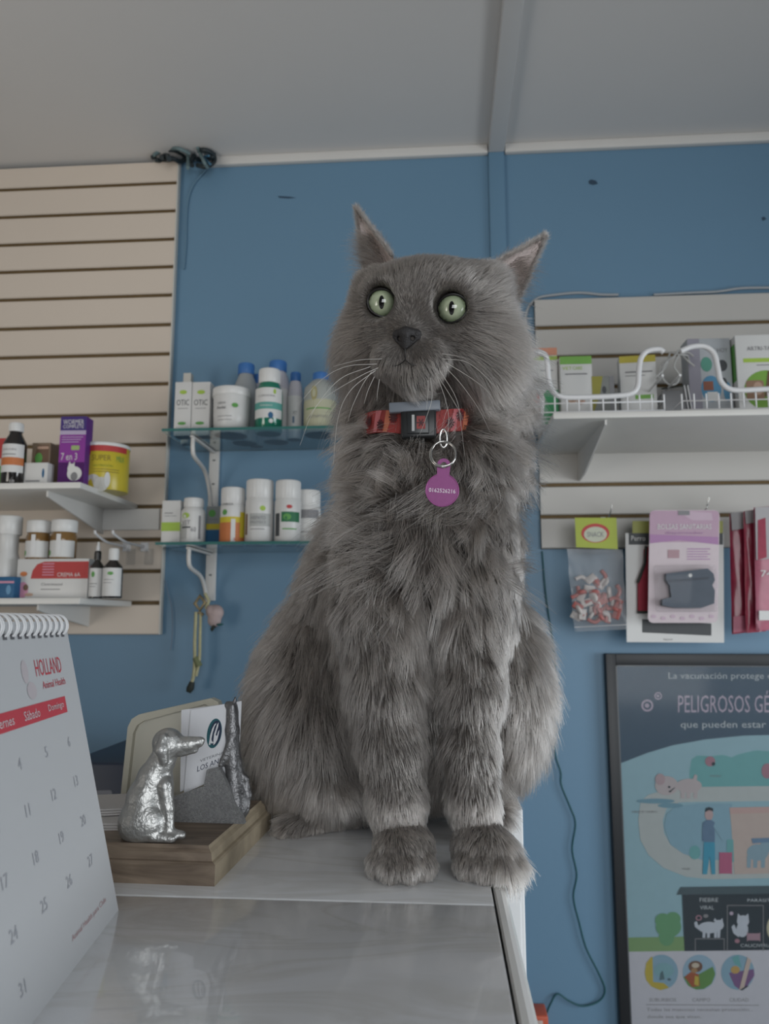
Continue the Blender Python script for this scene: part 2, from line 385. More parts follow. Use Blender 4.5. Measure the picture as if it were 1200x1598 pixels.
# --- trunk
S.chain([pp(675, 560, .610, 80), pp(678, 660, .620, 96), pp(672, 760, .620, 108), pp(664, 870, .622, 112), pp(660, 980, .635, 108), pp(650, 1090, .645, 100)], 0.02)
S.ell(*B_(677, 625, .612, 128, 85, .050), 0.02)
S.ell(*B_(676, 730, .606, 124, 80, .055), 0.015)
S.ell(*B_(662, 850, .598, 122, 125, .050), 0.02)               # chest
S.ell(*B_(572, 880, .580, 48, 120, .036), 0.012)               # shoulders
S.ell(*B_(758, 880, .584, 46, 120, .036), 0.012)
S.chain([pp(665, 760, .655, 95), pp(612, 900, .690, 112), pp(560, 1040, .715, 122), pp(555, 1130, .715, 118)], 0.02)   # back line
S.ell(*B_(498, 1125, .685, 98, 150, .065), 0.018)              # near haunch
S.ell(*B_(525, 1215, .680, 88, 60, .055), 0.02)
S.ell(*B_(775, 1075, .665, 66, 135, .070), 0.018)              # far haunch
S.ell(*B_(660, 1180, .690, 120, 70, .060), 0.02)
# --- hind feet
S.chain([pp(520, 1272, .650, 26), pp(470, 1290, .632, 20), pp(455, 1294, .622, 17)], 0.008)
S.chain([pp(760, 1250, .655, 24), pp(770, 1278, .63, 18)], 0.008)
# --- tail lying behind along the counter
S.chain([((-0.060, .690, -0.130), .020), ((-0.030, .705, -0.144), .017), ((0.005, .695, -0.149), .014)], 0.008)
# --- front legs
S.chain([pp(600, 850, .585, 66), pp(588, 960, .572, 62), pp(598, 1070, .560, 53), pp(610, 1160, .553, 44), pp(619, 1250, .548, 37), pp(624, 1310, .546, 33)], 0.010)
S.chain([pp(738, 860, .590, 58), pp(745, 970, .575, 50), pp(738, 1080, .562, 41), pp(734, 1170, .556, 35), pp(737, 1250, .552, 31), pp(746, 1305, .548, 30)], 0.010)
def paw(cx, yaw, Yc, rad):
    """foot with four toes: centre x px 'cx', pointing to the camera with a turn of yaw"""
    o = atY(cx, 1340, Yc); o.z = ZT
    d = Vector((math.sin(yaw), -math.cos(yaw), 0)); s = Vector((math.cos(yaw), math.sin(yaw), 0))
    S.ell(tuple(o + Vector((0, 0, .016))), (.0195, .023, .0165), 0.006, Matrix((s, -d, Vector((0, 0, 1)))).transposed())
    for a, q, rr in ((-.0150, .012, .0075), (-.0055, .0185, .0085), (.0055, .0185, .0085), (.0150, .012, .0075)):
        c = o + d * q + s * a + Vector((0, 0, .0098))
        S.ell(tuple(c), (rr * .92, rr * 1.35, rr * 1.12), 0.0022, Matrix((s, -d, Vector((0, 0, 1)))).transposed())
paw(630, R(-4), .537, 1); paw(753, R(14), .542, 1)
# --- head
hell(S, (0, 0, 4), (53, 46, 36), 0.008)
hell(S, (0, 6, 19), (42, 33, 18), 0.010)
for s_ in (-1, 1):
    hell(S, (s_ * 32, -4, 16), (23, 24, 21), 0.008)
    hell(S, (s_ * 33, -4, -20), (28, 30, 34), 0.014)
    hell(S, (s_ * 26, 14, -16), (22, 22, 22), 0.010)
    hell(S, (-2 + s_ * 11.5, 37, -29), (14, 13, 12), 0.005)
    hell(S, (s_ * 22, 25, 17), (16, 14, 8), 0.006)
S.cap(hp(0, 23, 13), hp(-2, 42, -16), 12 * HS, 8.5 * HS, 0.006)
hell(S, (-1, 30, -38.5), (18, 14, 11), 0.008)
EYES = [(EYE_L, -1), (EYE_R, 1)]
ER = 0.0128
for e, _ in EYES: S.cap(tuple(e), tuple(e + fwd * .035), .0109, .0145, 0.002, 'sub')
S.floor(ZT + 0.0006)
cV, cF = S.mesh()
cat_org = Vector((-0.03, 0.60, ZT))
cat = thing('cat', 'long-haired grey cat with green eyes sitting upright on the marbled counter', 'cat', cat_org)
def catpart(o):
    o.parent = cat; return o
skin = mat('cat_skin', (0.085, 0.077, 0.072), 0.9, spec=0.1)
# ears: curved shells closed with thickness, part of the same skin
def ear(A, Bp, T, N, depth, thick, nu=14, nv=16):
    A, Bp, T, N = Vector(A), Vector(Bp), Vector(T), Vector(N).normalized(); front = []; back = []
    for j in range(nv + 1):
        t = j / nv; a = A.lerp(T, t); b = Bp.lerp(T, t); wd = (b - a)
        bow = math.sin(math.pi * min(1, t * 1.02)) * .10
        a = a - wd * bow; b = b + wd * bow
        for i in range(nu + 1):
            s = i / nu * 2 - 1; p = a.lerp(b, (s + 1) / 2) - N * depth * (1 - s * s) * (1 - t) ** .8
            front.append(p); back.append(p - N * thick * (1 - .75 * t) * (1 - .6 * s * s))
    n1 = nu + 1; k = len(front); fs = []
    for j in range(nv):
        for i in range(nu):
            q = (j * n1 + i, j * n1 + i + 1, (j + 1) * n1 + i + 1, (j + 1) * n1 + i); fs.append(q); fs.append(tuple(k + x for x in q)[::-1])
    for j in range(nv):
        fs.append((j * n1, (j + 1) * n1, k + (j + 1) * n1, k + j * n1)[::-1]); fs.append((j * n1 + nu, (j + 1) * n1 + nu, k + (j + 1) * n1 + nu, k + j * n1 + nu))
    for i in range(nu): fs.append((i, i + 1, k + i + 1, k + i)[::-1])
    return front + back, fs
camv = Vector((0, -1, 0))
EAR_R = dict(A=atY(758, 420, .570), Bp=atY(798, 488, .582), T=atY(850, 369, .585), N=(.62, -.72, -.25), depth=.012, thick=.004)
EAR_L = dict(A=atY(613, 402, .570), Bp=atY(572, 440, .590), T=atY(556, 326, .590), N=(-.55, -.80, .0), depth=.010, thick=.004)
ears = [ear(**EAR_R), ear(**EAR_L)]
allv = [tuple(p) for p in cV]; allf = [tuple(f) for f in cF]
body = organic('body', cV, cF, skin, cat, off=cat_org, smooth_it=2)
me = body.data
bm = bmesh.new(); bm.from_mesh(me)
ear_mat = mat('cat_ear_skin', (0.60, 0.52, 0.50), 0.75, spec=0.2, noise=0.2, nscale=90)
me.materials.append(ear_mat)
for vs, fs in ears:
    vv = [bm.verts.new(Vector(p) - cat_org) for p in vs]
    half = len(vs) // 2
    for f in fs:
        try: q = bm.faces.new([vv[i] for i in f]); q.smooth = True; q.material_index = 1
        except ValueError: pass
bm.normal_update(); bm.to_mesh(me); bm.free(); me.update()

# ---- eyes
iris_m = bpy.data.materials.new('cat_eye'); iris_m.use_nodes = True; nt = iris_m.node_tree; b = nt.nodes['Principled BSDF']
b.inputs['Roughness'].default_value = 0.04; b.inputs['Coat Weight'].default_value = 1.0; b.inputs['Coat Roughness'].default_value = 0.0
tc = nt.nodes.new('ShaderNodeTexCoord'); sp = nt.nodes.new('ShaderNodeSeparateXYZ'); nt.links.new(tc.outputs['Object'], sp.inputs[0])
def mth(op, a, b_=None, c=None):
    n = nt.nodes.new('ShaderNodeMath'); n.operation = op
    for i, q in enumerate((a, b_, c)):
        if q is None: continue
        if isinstance(q, (int, float)): n.inputs[i].default_value = q
        else: nt.links.new(q, n.inputs[i])
    return n.outputs[0]
# eye object: local -Y looks forward, x right, z up; lengths in metres
xx = mth('DIVIDE', sp.outputs[0], 0.0019); zz = mth('DIVIDE', sp.outputs[2], 0.0047)
pup = mth('ADD', mth('MULTIPLY', xx, xx), mth('POWER', mth('ABSOLUTE', zz), 2.2))
rr = mth('DIVIDE', mth('SQRT', mth('ADD', mth('MULTIPLY', sp.outputs[0], sp.outputs[0]), mth('MULTIPLY', sp.outputs[2], sp.outputs[2]))), 0.0105)
nz = nt.nodes.new('ShaderNodeTexNoise'); nz.inputs['Scale'].default_value = 420; nt.links.new(tc.outputs['Object'], nz.inputs['Vector'])
ramp = nt.nodes.new('ShaderNodeValToRGB'); el = ramp.color_ramp.elements
el[0].position = 0.10; el[0].color = (0.26, 0.29, 0.20, 1); el[1].position = 0.93; el[1].color = (0.012, 0.012, 0.010, 1)
for p_, c_ in ((0.45, (0.40, 0.45, 0.31, 1)), (0.75, (0.28, 0.335, 0.22, 1)), (0.86, (0.13, 0.16, 0.09, 1))):
    q = el.new(p_); q.color = c_
nt.links.new(mth('ADD', rr, mth('MULTIPLY', mth('SUBTRACT', nz.outputs['Fac'], 0.5), 0.25)), ramp.inputs[0])
mx = nt.nodes.new('ShaderNodeMix'); mx.data_type = 'RGBA'; mx.inputs[7].default_value = (0.003, 0.003, 0.003, 1)
nt.links.new(mth('LESS_THAN', pup, 1.0), mx.inputs[0]); nt.links.new(ramp.outputs[0], mx.inputs[6]); nt.links.new(mx.outputs[2], b.inputs['Base Color'])
lid_m = mat('cat_eyelid', (0.012, 0.011, 0.011), 0.35)
for e, sd in EYES:
    tgt = Vector((-0.02, 0, 0.03)); d = (tgt - e).normalized(); d = (d * .75 + fwd * .25).normalized()
    rot = Matrix((d.cross(hu).normalized(), -d, hu)).transposed()
    ex = (-d).cross(hu).normalized(); ez = ex.cross(-d).normalized()
    rm = Matrix((ex, -d, ez)).transposed().to_4x4()
    mb = MB(); n = 26; m_ = 40; vs = []; fs = []
    for i in range(n + 1):
        th = math.pi * i / n
        for k in range(m_):
            a = 2 * math.pi * k / m_; r_ = 0.0127
            bul = 0.0014 * max(0, 1 - (math.sin(th) / .72) ** 2) if th > math.pi / 2 else 0
            vs.append((r_ * math.sin(th) * math.cos(a), (r_ + bul) * math.cos(th), r_ * math.sin(th) * math.sin(a)))
    for i in range(n):
        for k in range(m_): k2 = (k + 1) % m_; fs.append((i * m_ + k, (i + 1) * m_ + k, (i + 1) * m_ + k2, i * m_ + k2))
    mb.add(vs, fs, iris_m, True)
    eo = mb.build('eye', cat); eo.matrix_parent_inverse = Matrix.Identity(4)
    ctr = e - d * 0.0062 - cat_org
    eo.location = ctr; eo.rotation_euler = rm.to_euler()
    # lid rim: slightly almond ring lying on the eyeball
    pts = []; rs = []
    for k in range(48):
        a = 2 * math.pi * k / 48; x = 0.0106 * math.cos(a); z = 0.0096 * math.sin(a) * (1 - .06 * math.cos(a) * sd)
        if math.cos(a) * -sd > 0.80: x *= 1.10
        z += -0.0010 * math.cos(a) * -sd
        y = -math.sqrt(max(1e-9, 0.0131 ** 2 - min(x * x + z * z, 0.0127 ** 2)))
        pts.append((x, y, z)); rs.append(0.0008 + 0.0004 * max(0, math.sin(a)))
    lo = MB().tube(pts, rs, lid_m, 8, closed=True).build('eyelid', cat); lo.location = ctr; lo.rotation_euler = rm.to_euler()
# ---- nose
N0 = Vector(hp(-2, 49.5, -18.5))
ns = SDF((-.02, -.014, -.014), (.02, .014, .014), 0.0005)     # local: x right, y back, z up
ns.chain([((-.0058, .0022, .0030), .0026), ((0, -.0008, .0034), .0030), ((.0058, .0022, .0030), .0026)], .002)
ns.chain([((0, -.0012, .0020), .0034), ((0, -.0004, -.0052), .0015)], .002)
ns.chain([((-.0060, .0018, .0010), .0020), ((-.0022, .0004, -.0036), .0012)], .002); ns.chain([((.0060, .0018, .0010), .0020), ((.0022, .0004, -.0036), .0012)], .002)
for s_ in (-1, 1):
    ns.cap((s_ * .0038, -.0024, .0000), (s_ * .0040, .0006, .0000), .0013, .0012, .0005, 'sub'); ns.cap((s_ * .0042, -.0022, .0000), (s_ * .0074, .0002, .0012), .0008, .0005, .0005, 'sub')
ns.cap((0, -.0046, .001), (0, -.0022, -.007), .0004, .0005, .0005, 'sub')
nV, nF = ns.mesh()
nm = mat('cat_nose', (0.022, 0.020, 0.021), 0.42, spec=0.5, noise=0.3, nscale=500, bump=0.5, bscale=1800)
no = organic('nose', nV, nF, nm, cat, smooth_it=2); no.location = N0 - cat_org
nmx = Matrix((hr, -fwd, hu)).transposed().to_4x4(); no.rotation_euler = nmx.to_euler(); no.scale = (1.22, 1.2, 1.18)
# ---- mouth: the dark lip line
mo = MB()
mo.tube(bezier([hp(-2, 50.5, -25), hp(-2, 50.6, -28), hp(-2, 49.5, -32)], 4), .0005, lid_m, 6)
for s_ in (-1, 1): mo.tube(bezier([hp(-2, 49.5, -32), hp(-2 + s_ * 4, 49.5, -35), hp(-2 + s_ * 9, 47.5, -35.5)], 5), .00038, lid_m, 6)
mo.T = Matrix.Identity(4)
mo.v = [tuple(Vector(p) - cat_org) for p in mo.v]; mo.build('mouth', cat)

# ================================================================== FUR
rng = np.random.default_rng(11)
me.calc_loop_triangles()
nv = len(me.vertices); P = np.empty(nv * 3, np.float32); me.vertices.foreach_get('co', P); P = P.reshape(-1, 3) + np.array(cat_org, np.float32)
VN = np.empty(nv * 3, np.float32); me.vertices.foreach_get('normal', VN); VN = VN.reshape(-1, 3)
T_ = np.empty(len(me.loop_triangles) * 3, np.int32); me.loop_triangles.foreach_get('vertices', T_); T_ = T_.reshape(-1, 3)
TM = np.empty(len(T_), np.int32); me.loop_triangles.foreach_get('material_index', TM)
skin_pts, skin_tri = P, T_[TM == 0]
def npv(v): return np.array(v, np.float32)
A_hr, A_f, A_hu, A_HO = npv(hr), npv(fwd), npv(hu), npv(HO)
def nrm(a): return a / (np.linalg.norm(a, axis=-1, keepdims=True) + 1e-9)
def sm(x, a, b): t = np.clip((x - a) / (b - a), 0, 1); return t * t * (3 - 2 * t)
def scr(Q):
    d = Q @ npv(_fw); return 600 + F * (Q @ npv(_rt)) / d, 799 - F * (Q @ npv(_up)) / d
_ph = rng.uniform(0, 6.28, (24,)); _fq = rng.normal(0, 1, (24, 3))
def wob(Q, sc_, k):   # smooth pseudo-noise, 3 channels
    out = np.zeros((len(Q), 3), np.float32)
    for c in range(3):
        for j in range(3):
            i = (k * 9 + c * 3 + j) % 24; out[:, c] += np.sin((Q @ _fq[i]) * sc_ * (1 + .6 * j) + _ph[i]) / (1 + .5 * j)
    return out
noseP = npv(hp(-1, 46, -12))
EYP = [npv(e) for e, _ in EYES]
COL_C = npv(atY(655, 664, .545))     # collar front
def groom(Q, Nn):
    """returns keep probability, length, direction, curl-down, radius for roots Q with normals Nn"""
    n = len(Q); loc = (Q - A_HO); hx = loc @ A_hr / HS; hf = loc @ A_f / HS; hz = loc @ A_hu / HS
    sx, sy = scr(Q); x, y, z = Q[:, 0], Q[:, 1], Q[:, 2]
    headw = sm(hz, -62, -40) * sm(hf, -60, -30)
    dn = npv((0, 0, -1.0))
    # body: hair lies down and back along the trunk
    body_dir = np.tile(dn, (n, 1)); body_dir[:, 1] += 0.25
    L = np.full(n, 0.030); lift = np.full(n, 0.45)
    zt = z - ZT                                    # height over counter
    # front legs: shorter, sleek
    front = sm(y, .620, .585)
    leg = sm(zt, .21, .12) * front
    L = L * (1 - leg) + leg * 0.0145; lift = lift * (1 - leg) + leg * .42; L = L - leg * .0045 * sm(zt, .13, .05)
    pawm = sm(zt, .066, .016) * front * sm(y, .585, .565)
    L = L * (1 - pawm) + pawm * 0.0058; lift = lift * (1 - pawm) + pawm * .35
    fdir = npv((0.05, -.30, -1.0))
    body_dir = body_dir * (1 - pawm[:, None]) + fdir * pawm[:, None]
    # haunches: long and full, swept down
    hau = (1 - front) * sm(zt, .26, .16)
    L = np.where(hau > 0.01, L * (1 - hau) + hau * .030, L)
    # chest / ruff: long, parted from the middle, tousled
    ruff = sm(zt, .16, .22) * (1 - headw) * sm(y, .72, .62)
    neck = sm(zt, .255, .30) * (1 - headw)
    mid = (x - COL_C[0] - 0.008)
    rd = np.stack([np.clip(mid * 16, -1.1, 1.1), np.full(n, -.18), np.full(n, -1.0)], 1)
    upper = sm(zt, .27, .33)
    rd[:, 0] *= (.55 + 1.1 * upper); rd[:, 2] *= (1 - .45 * upper); rd[:, 1] += .25 * upper
    body_dir = body_dir * (1 - ruff[:, None]) + rd * ruff[:, None]
    L = L * (1 - ruff) + ruff * (.032 + .005 * np.clip(wob(Q, 70, 1)[:, 0], -1, 1)); lift = lift * (1 - ruff) + ruff * .50 + neck * .18
    side = front * sm(np.abs(sx - 662), 92, 130) * sm(sy, 735, 790) * (1 - headw)
    L = L * (1 - side) + .0150 * side; lift = lift * (1 - .45 * side); body_dir = body_dir * (1 - side[:, None]) + dn * side[:, None]
    L = L * (1 - .30 * ruff * sm(np.abs(sx - 676), 95, 150) * sm(sy, 560, 640))
    # bib on the breast
    bib = np.exp(-((sx - 668) / 75) ** 2) * sm(zt, .10, .16) * sm(zt, .27, .2) * front
    L = L + bib * .012
    # head: radiates back from the nose
    rad = Q - noseP; rad = nrm(rad)
    hd = rad + A_f * -.25
    topm = sm(hz, 18, 32); hd = hd * (1 - topm[:, None]) + (-A_f * .9 + A_hu * .25 + A_hr * (hx / 60)[:, None]) * topm[:, None]
    cheek = sm(np.abs(hx), 26, 46) * sm(hz, 14, -12) ; hd = hd + (A_hr * np.sign(hx)[:, None] * .25 + dn * .55) * cheek[:, None]
    dn_n = np.linalg.norm(Q - noseP, axis=1) / HS
    LH = .0028 + .0065 * sm(dn_n, 10, 52) + .0190 * cheek + .004 * sm(np.abs(hx), 34, 50) + .006 * sm(hf, 0, -30) - .0012 * topm
    earb = sm(np.abs(hx), 22, 38) * sm(hz, 16, 28); LH = LH + .0065 * earb; hd = hd + (A_hu * .5 + A_hr * np.sign(hx)[:, None] * .3) * earb[:, None]
    chin = sm(hz, -26, -34) * sm(hf, 10, 25); LH = LH + .0030 * chin; hd = hd + dn * (chin * .8)[:, None]
    body_dir = body_dir * (1 - headw[:, None]) + hd * headw[:, None]
    L = L * (1 - headw) + LH * headw; lift = lift * (1 - headw) + .34 * headw
    keep = np.ones(n)
    for e in EYP:
        de = np.linalg.norm(Q - e, axis=1); inside = (de < .0108); keep[inside] = 0
        w_ = np.exp(-((de - .0120) / .006) ** 2); out = nrm(Q - e)
        body_dir = body_dir * (1 - .8 * w_[:, None]) + out * (.8 * w_)[:, None]; L = np.where(headw > .5, L * (1 - .55 * w_), L); lift = lift * (1 - .4 * w_)
    dnn = np.linalg.norm(Q - npv(N0), axis=1); keep[dnn < .0080] = 0
    # collar: a bare band, and no hair thrown over its front
    fc = np.exp(-((sx - 655) / 62) ** 4) * (y < .60)
    band = (np.abs(sy - 662) < 21) & (fc > .35); keep[band] = 0
    ab = (sy > 560) & (sy <= 640) & (fc > .3); L = np.where(ab & (headw < .6), L * .32, L)
    under = (sy > 688) & (sy < 715) & (fc > .3); L = np.where(under, L * .8, L)
    # inside between fore legs / under belly thinner
    w3 = wob(Q, 38, 0); w4 = wob(Q, 120, 2)
    tous = (.16 + .34 * ruff + .12 * (1 - headw) * (1 - leg))[:, None] * (1 - .6 * headw[:, None])
    d = nrm(body_dir) + tous * w3 * .8 + w4 * tous * .35 + rng.normal(0, 1, (n, 3)) * (.10 + .10 * ruff)[:, None]
    d = d - Nn * np.sum(d * Nn, 1, keepdims=True); d = nrm(d)
    L = L * rng.uniform(.65, 1.15, n)
    # density by region and fewer hairs where nothing can see them
    back = (Nn[:, 1] > .55) & (y > .60); keep = keep * np.where(back, .35, 1.0)
    radm = .00010 + .00005 * (1 - headw) + .00004 * pawm
    L = np.where(pawm < .3, np.minimum(L, .011 + .30 * np.clip(zt - .005, 0, 1)), L)
    loose = np.clip((1 - headw) * (1 - .72 * leg) * (1 - .62 * hau), 0, 1) * (1 - .9 * pawm)
    return keep, L, d, lift, radm, headw, ruff, loose
def sample(n, tri):
    a = P[tri[:, 0]]; b_ = P[tri[:, 1]]; c = P[tri[:, 2]]
    ar = np.linalg.norm(np.cross(b_ - a, c - a), axis=1); ctr = (a + b_ + c) / 3
    hz = (ctr - A_HO) @ A_hu / HS; hf = (ctr - A_HO) @ A_f / HS
    wgt = ar * (1 + 2.2 * sm(hz, -60, -35) * sm(hf, -30, 10)) * (1 + 2.4 * ((ctr[:, 2] - ZT) < .05)) 
    i = rng.choice(len(tri), n, p=wgt / wgt.sum()); u = rng.random((n, 2)); fl = u.sum(1) > 1; u[fl] = 1 - u[fl]
    w0 = 1 - u.sum(1)
    Q = a[i] * w0[:, None] + b_[i] * u[:, :1] + c[i] * u[:, 1:]
    Nn = nrm(VN[tri[i, 0]] * w0[:, None] + VN[tri[i, 1]] * u[:, :1] + VN[tri[i, 2]] * u[:, 1:])
    return Q, Nn
K = 7
def strands(Q, Nn, L, d, lift, droop):
    t = np.linspace(0, 1, K)[None, :, None]
    n3 = Nn[:, None, :]; d3 = d[:, None, :]; L3 = L[:, None, None]; l3 = lift[:, None, None]
    base = n3 * (l3 * (t - .42 * t * t) * 1.35) + d3 * (t * (1 - .35 * l3) + .12 * t * t)
    S_ = Q[:, None, :] + L3 * base
    S_[:, :, 2] -= (droop[:, None] * L[:, None] * (t[..., 0] ** 2))
    return S_
NF = 300000
Q, Nn = sample(NF, skin_tri)
keep, L, d, lift, rad, headw, ruff, loose = groom(Q, Nn)
k_ = rng.random(len(Q)) < keep; Q, Nn, L, d, lift, rad, headw, ruff, loose = [a[k_] for a in (Q, Nn, L, d, lift, rad, headw, ruff, loose)]
# locks: each guide hair leans, lifts and tints its own lock, and tips gather towards it
NG = 12000; gi = rng.choice(len(Q), NG, replace=False)
kd = kdtree.KDTree(NG)
for i, j in enumerate(gi): kd.insert(Vector(Q[j]), i)
kd.balance()
near = np.array([kd.find(q)[1] for q in Q.tolist()])
lg = loose[gi]; rg = ruff[gi]
gl_d = rng.normal(0, 1, (NG, 3)) * (.05 + .19 * lg + .22 * rg)[:, None]
gl_l = np.exp(rng.normal(0, 1, NG) * (.09 + .30 * lg)); gl_L = np.exp(rng.normal(0, 1, NG) * (.04 + .13 * lg))
d = d + gl_d[near]; d = d - Nn * np.sum(d * Nn, 1, keepdims=True); d = nrm(d)
lift = np.clip(lift * gl_l[near], .12, .95); L = L * gl_L[near]
bsx, bsy = scr(Q); bibt = np.exp(-((bsx - 672) / 50) ** 2) * sm(bsy, 790, 860) * sm(bsy, 1060, 960) * (Q[:, 1] < .62)
pawt = sm(Q[:, 2] - ZT, .062, .035) * sm(Q[:, 1], .60, .57)
tint = (1 + .28 * bibt) * (1 + .55 * pawt) * np.exp(rng.normal(0, 1, NG) * (.07 + .11 * lg))[near] * rng.uniform(.85, 1.15, len(Q))
Sx = strands(Q, Nn, L, d, lift, .10 * (1 - headw))
G = Sx[gi[near]]; t = np.linspace(0, 1, K)[None, :, None]
cl = (.16 + .10 * (1 - headw) + .40 * loose + .22 * ruff)[:, None, None] * rng.uniform(.6, 1.08, len(Q))[:, None, None]
Sx = Sx * (1 - cl * t ** 1.3) + (G + (Q - Q[gi[near]])[:, None, :] * .22) * cl * t ** 1.3
Sx += rng.normal(0, 1, (len(Q), 1, 3)) * (L[:, None, None] * .06) * t
for e, _ in EYES:      # no hair across the eyes
    e_ = npv(e); ax_ = npv((Vector((-.02, 0, .03)) - e).normalized()); r_ = Sx - e_; al = r_ @ ax_
    per = np.linalg.norm(r_ - al[..., None] * ax_, axis=2); bad = ((per < .0098) & (al > -.006)).any(1) & (np.abs(al[:, 0]) < .05)
    Sx = Sx[~bad]; rad = rad[~bad]; tint = tint[~bad]
Sx[:, :, 2] = np.maximum(Sx[:, :, 2], np.where(Sx[:, :, 0] < .040, ZT + .0008, -9))
def curves_obj(name, Sx, r0, mt, parent, tipr=.25, tint=None):
    n, k, _ = Sx.shape
    hc = bpy.data.hair_curves.new(name); hc.add_curves([k] * n)
    hc.attributes['position'].data.foreach_set('vector', (Sx - npv(cat_org)).astype(np.float32).ravel())
    ra = hc.attributes.new('radius', 'FLOAT', 'POINT') if 'radius' not in hc.attributes else hc.attributes['radius']
    tt = np.linspace(0, 1, k)[None, :]; ra.data.foreach_set('value', (r0[:, None] * (1 - (1 - tipr) * tt ** 1.5)).astype(np.float32).ravel())
    ta = hc.attributes.new('tint', 'FLOAT', 'CURVE'); ta.data.foreach_set('value', (np.ones(n) if tint is None else tint).astype(np.float32))
    hc.materials.append(mt); o = bpy.data.objects.new(name, hc); C.objects.link(o); o.parent = parent; return o
fm = bpy.data.materials.new('cat_fur'); fm.use_nodes = True; nt = fm.node_tree; nt.nodes.remove(nt.nodes['Principled BSDF'])
hb = nt.nodes.new('ShaderNodeBsdfHairPrincipled'); hb.parametrization = 'COLOR'
hb.inputs['Roughness'].default_value = .42; hb.inputs['Radial Roughness'].default_value = .75; hb.inputs['Random Roughness'].default_value = .2; hb.inputs['Coat'].default_value = .1
hi = nt.nodes.new('ShaderNodeHairInfo')
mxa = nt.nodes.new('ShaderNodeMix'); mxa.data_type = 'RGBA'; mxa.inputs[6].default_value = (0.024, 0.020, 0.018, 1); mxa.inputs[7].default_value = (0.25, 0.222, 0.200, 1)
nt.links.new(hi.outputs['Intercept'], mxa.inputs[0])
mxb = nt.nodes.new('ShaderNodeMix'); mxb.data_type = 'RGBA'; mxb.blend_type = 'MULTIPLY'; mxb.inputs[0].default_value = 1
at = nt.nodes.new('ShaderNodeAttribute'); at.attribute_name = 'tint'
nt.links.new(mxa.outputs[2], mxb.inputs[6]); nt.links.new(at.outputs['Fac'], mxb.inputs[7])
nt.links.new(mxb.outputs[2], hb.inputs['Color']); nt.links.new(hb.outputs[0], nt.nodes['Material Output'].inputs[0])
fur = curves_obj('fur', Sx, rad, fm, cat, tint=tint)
# ear fuzz: short on the backs, long feathery tufts from the opening
def ear_fur(E, nback, ntuft):
    vs, fs = ear(**E); vs = np.array([tuple(v) for v in vs], np.float32); half = len(vs) // 2
    A, Bp, Tt, N_ = npv(E['A']), npv(E['Bp']), npv(E['T']), npv(Vector(E['N']).normalized())
    out = []; rr = []
    j = rng.integers(0, half, nback); jit = rng.normal(0, .0012, (nback, 3)); ax = nrm(Tt - (A + Bp) / 2)
    Qb = vs[half + j] + jit; db = nrm(ax + rng.normal(0, .22, (nback, 3))); Lb = rng.uniform(.0035, .0075, nback)
    out.append(strands(Qb, np.tile(-N_, (nback, 1)), Lb, db, np.full(nback, .45), np.zeros(nback))); rr.append(np.full(nback, .0001))
    nf = nback // 4; Qf = vs[j[:nf]] + jit[:nf] * .7; Lf = rng.uniform(.002, .004, nf)
    out.append(strands(Qf, np.tile(N_, (nf, 1)), Lf, db[:nf], np.full(nf, .3), np.zeros(nf))); rr.append(np.full(nf, .00006))
    # rim fringe
    s_ = rng.random(nback); sd = rng.random(nback) < .5
    Qr = np.where(sd[:, None], A + (Tt - A) * s_[:, None], Bp + (Tt - Bp) * s_[:, None]) + rng.normal(0, .0006, (nback, 3))
    out.append(strands(Qr, np.tile(N_, (nback, 1)), rng.uniform(.003, .006, nback), nrm(ax * .7 + np.where(sd[:, None], A - Bp, Bp - A) * 6 + rng.normal(0, .3, (nback, 3))), np.full(nback, .3), np.zeros(nback))); rr.append(np.full(nback, .00009))
    # tufts
    u = rng.uniform(.0, .55, ntuft); v_ = rng.uniform(.25, 1.0, ntuft)
    Qt = (A + (Bp - A) * v_[:, None]) * (1 - u[:, None]) + Tt * u[:, None] - N_ * .004
    dt = nrm(N_ * 1.0 + (Bp - A) * 14 * .5 + npv((0, 0, .25)) + rng.normal(0, .28, (ntuft, 3)))
    out.append(strands(Qt, np.tile(ax, (ntuft, 1)), rng.uniform(.012, .028, ntuft) * (1 - u * .5), dt, np.full(ntuft, .25), np.full(ntuft, .25))); rr.append(np.full(ntuft, .00009))
    return np.concatenate(out), np.concatenate(rr)
e1, r1 = ear_fur(EAR_R, 2600, 520); e2, r2 = ear_fur(EAR_L, 2600, 900)
curves_obj('ear_fur', np.concatenate([e1, e2]), np.concatenate([r1, r2]), fm, cat, .2)
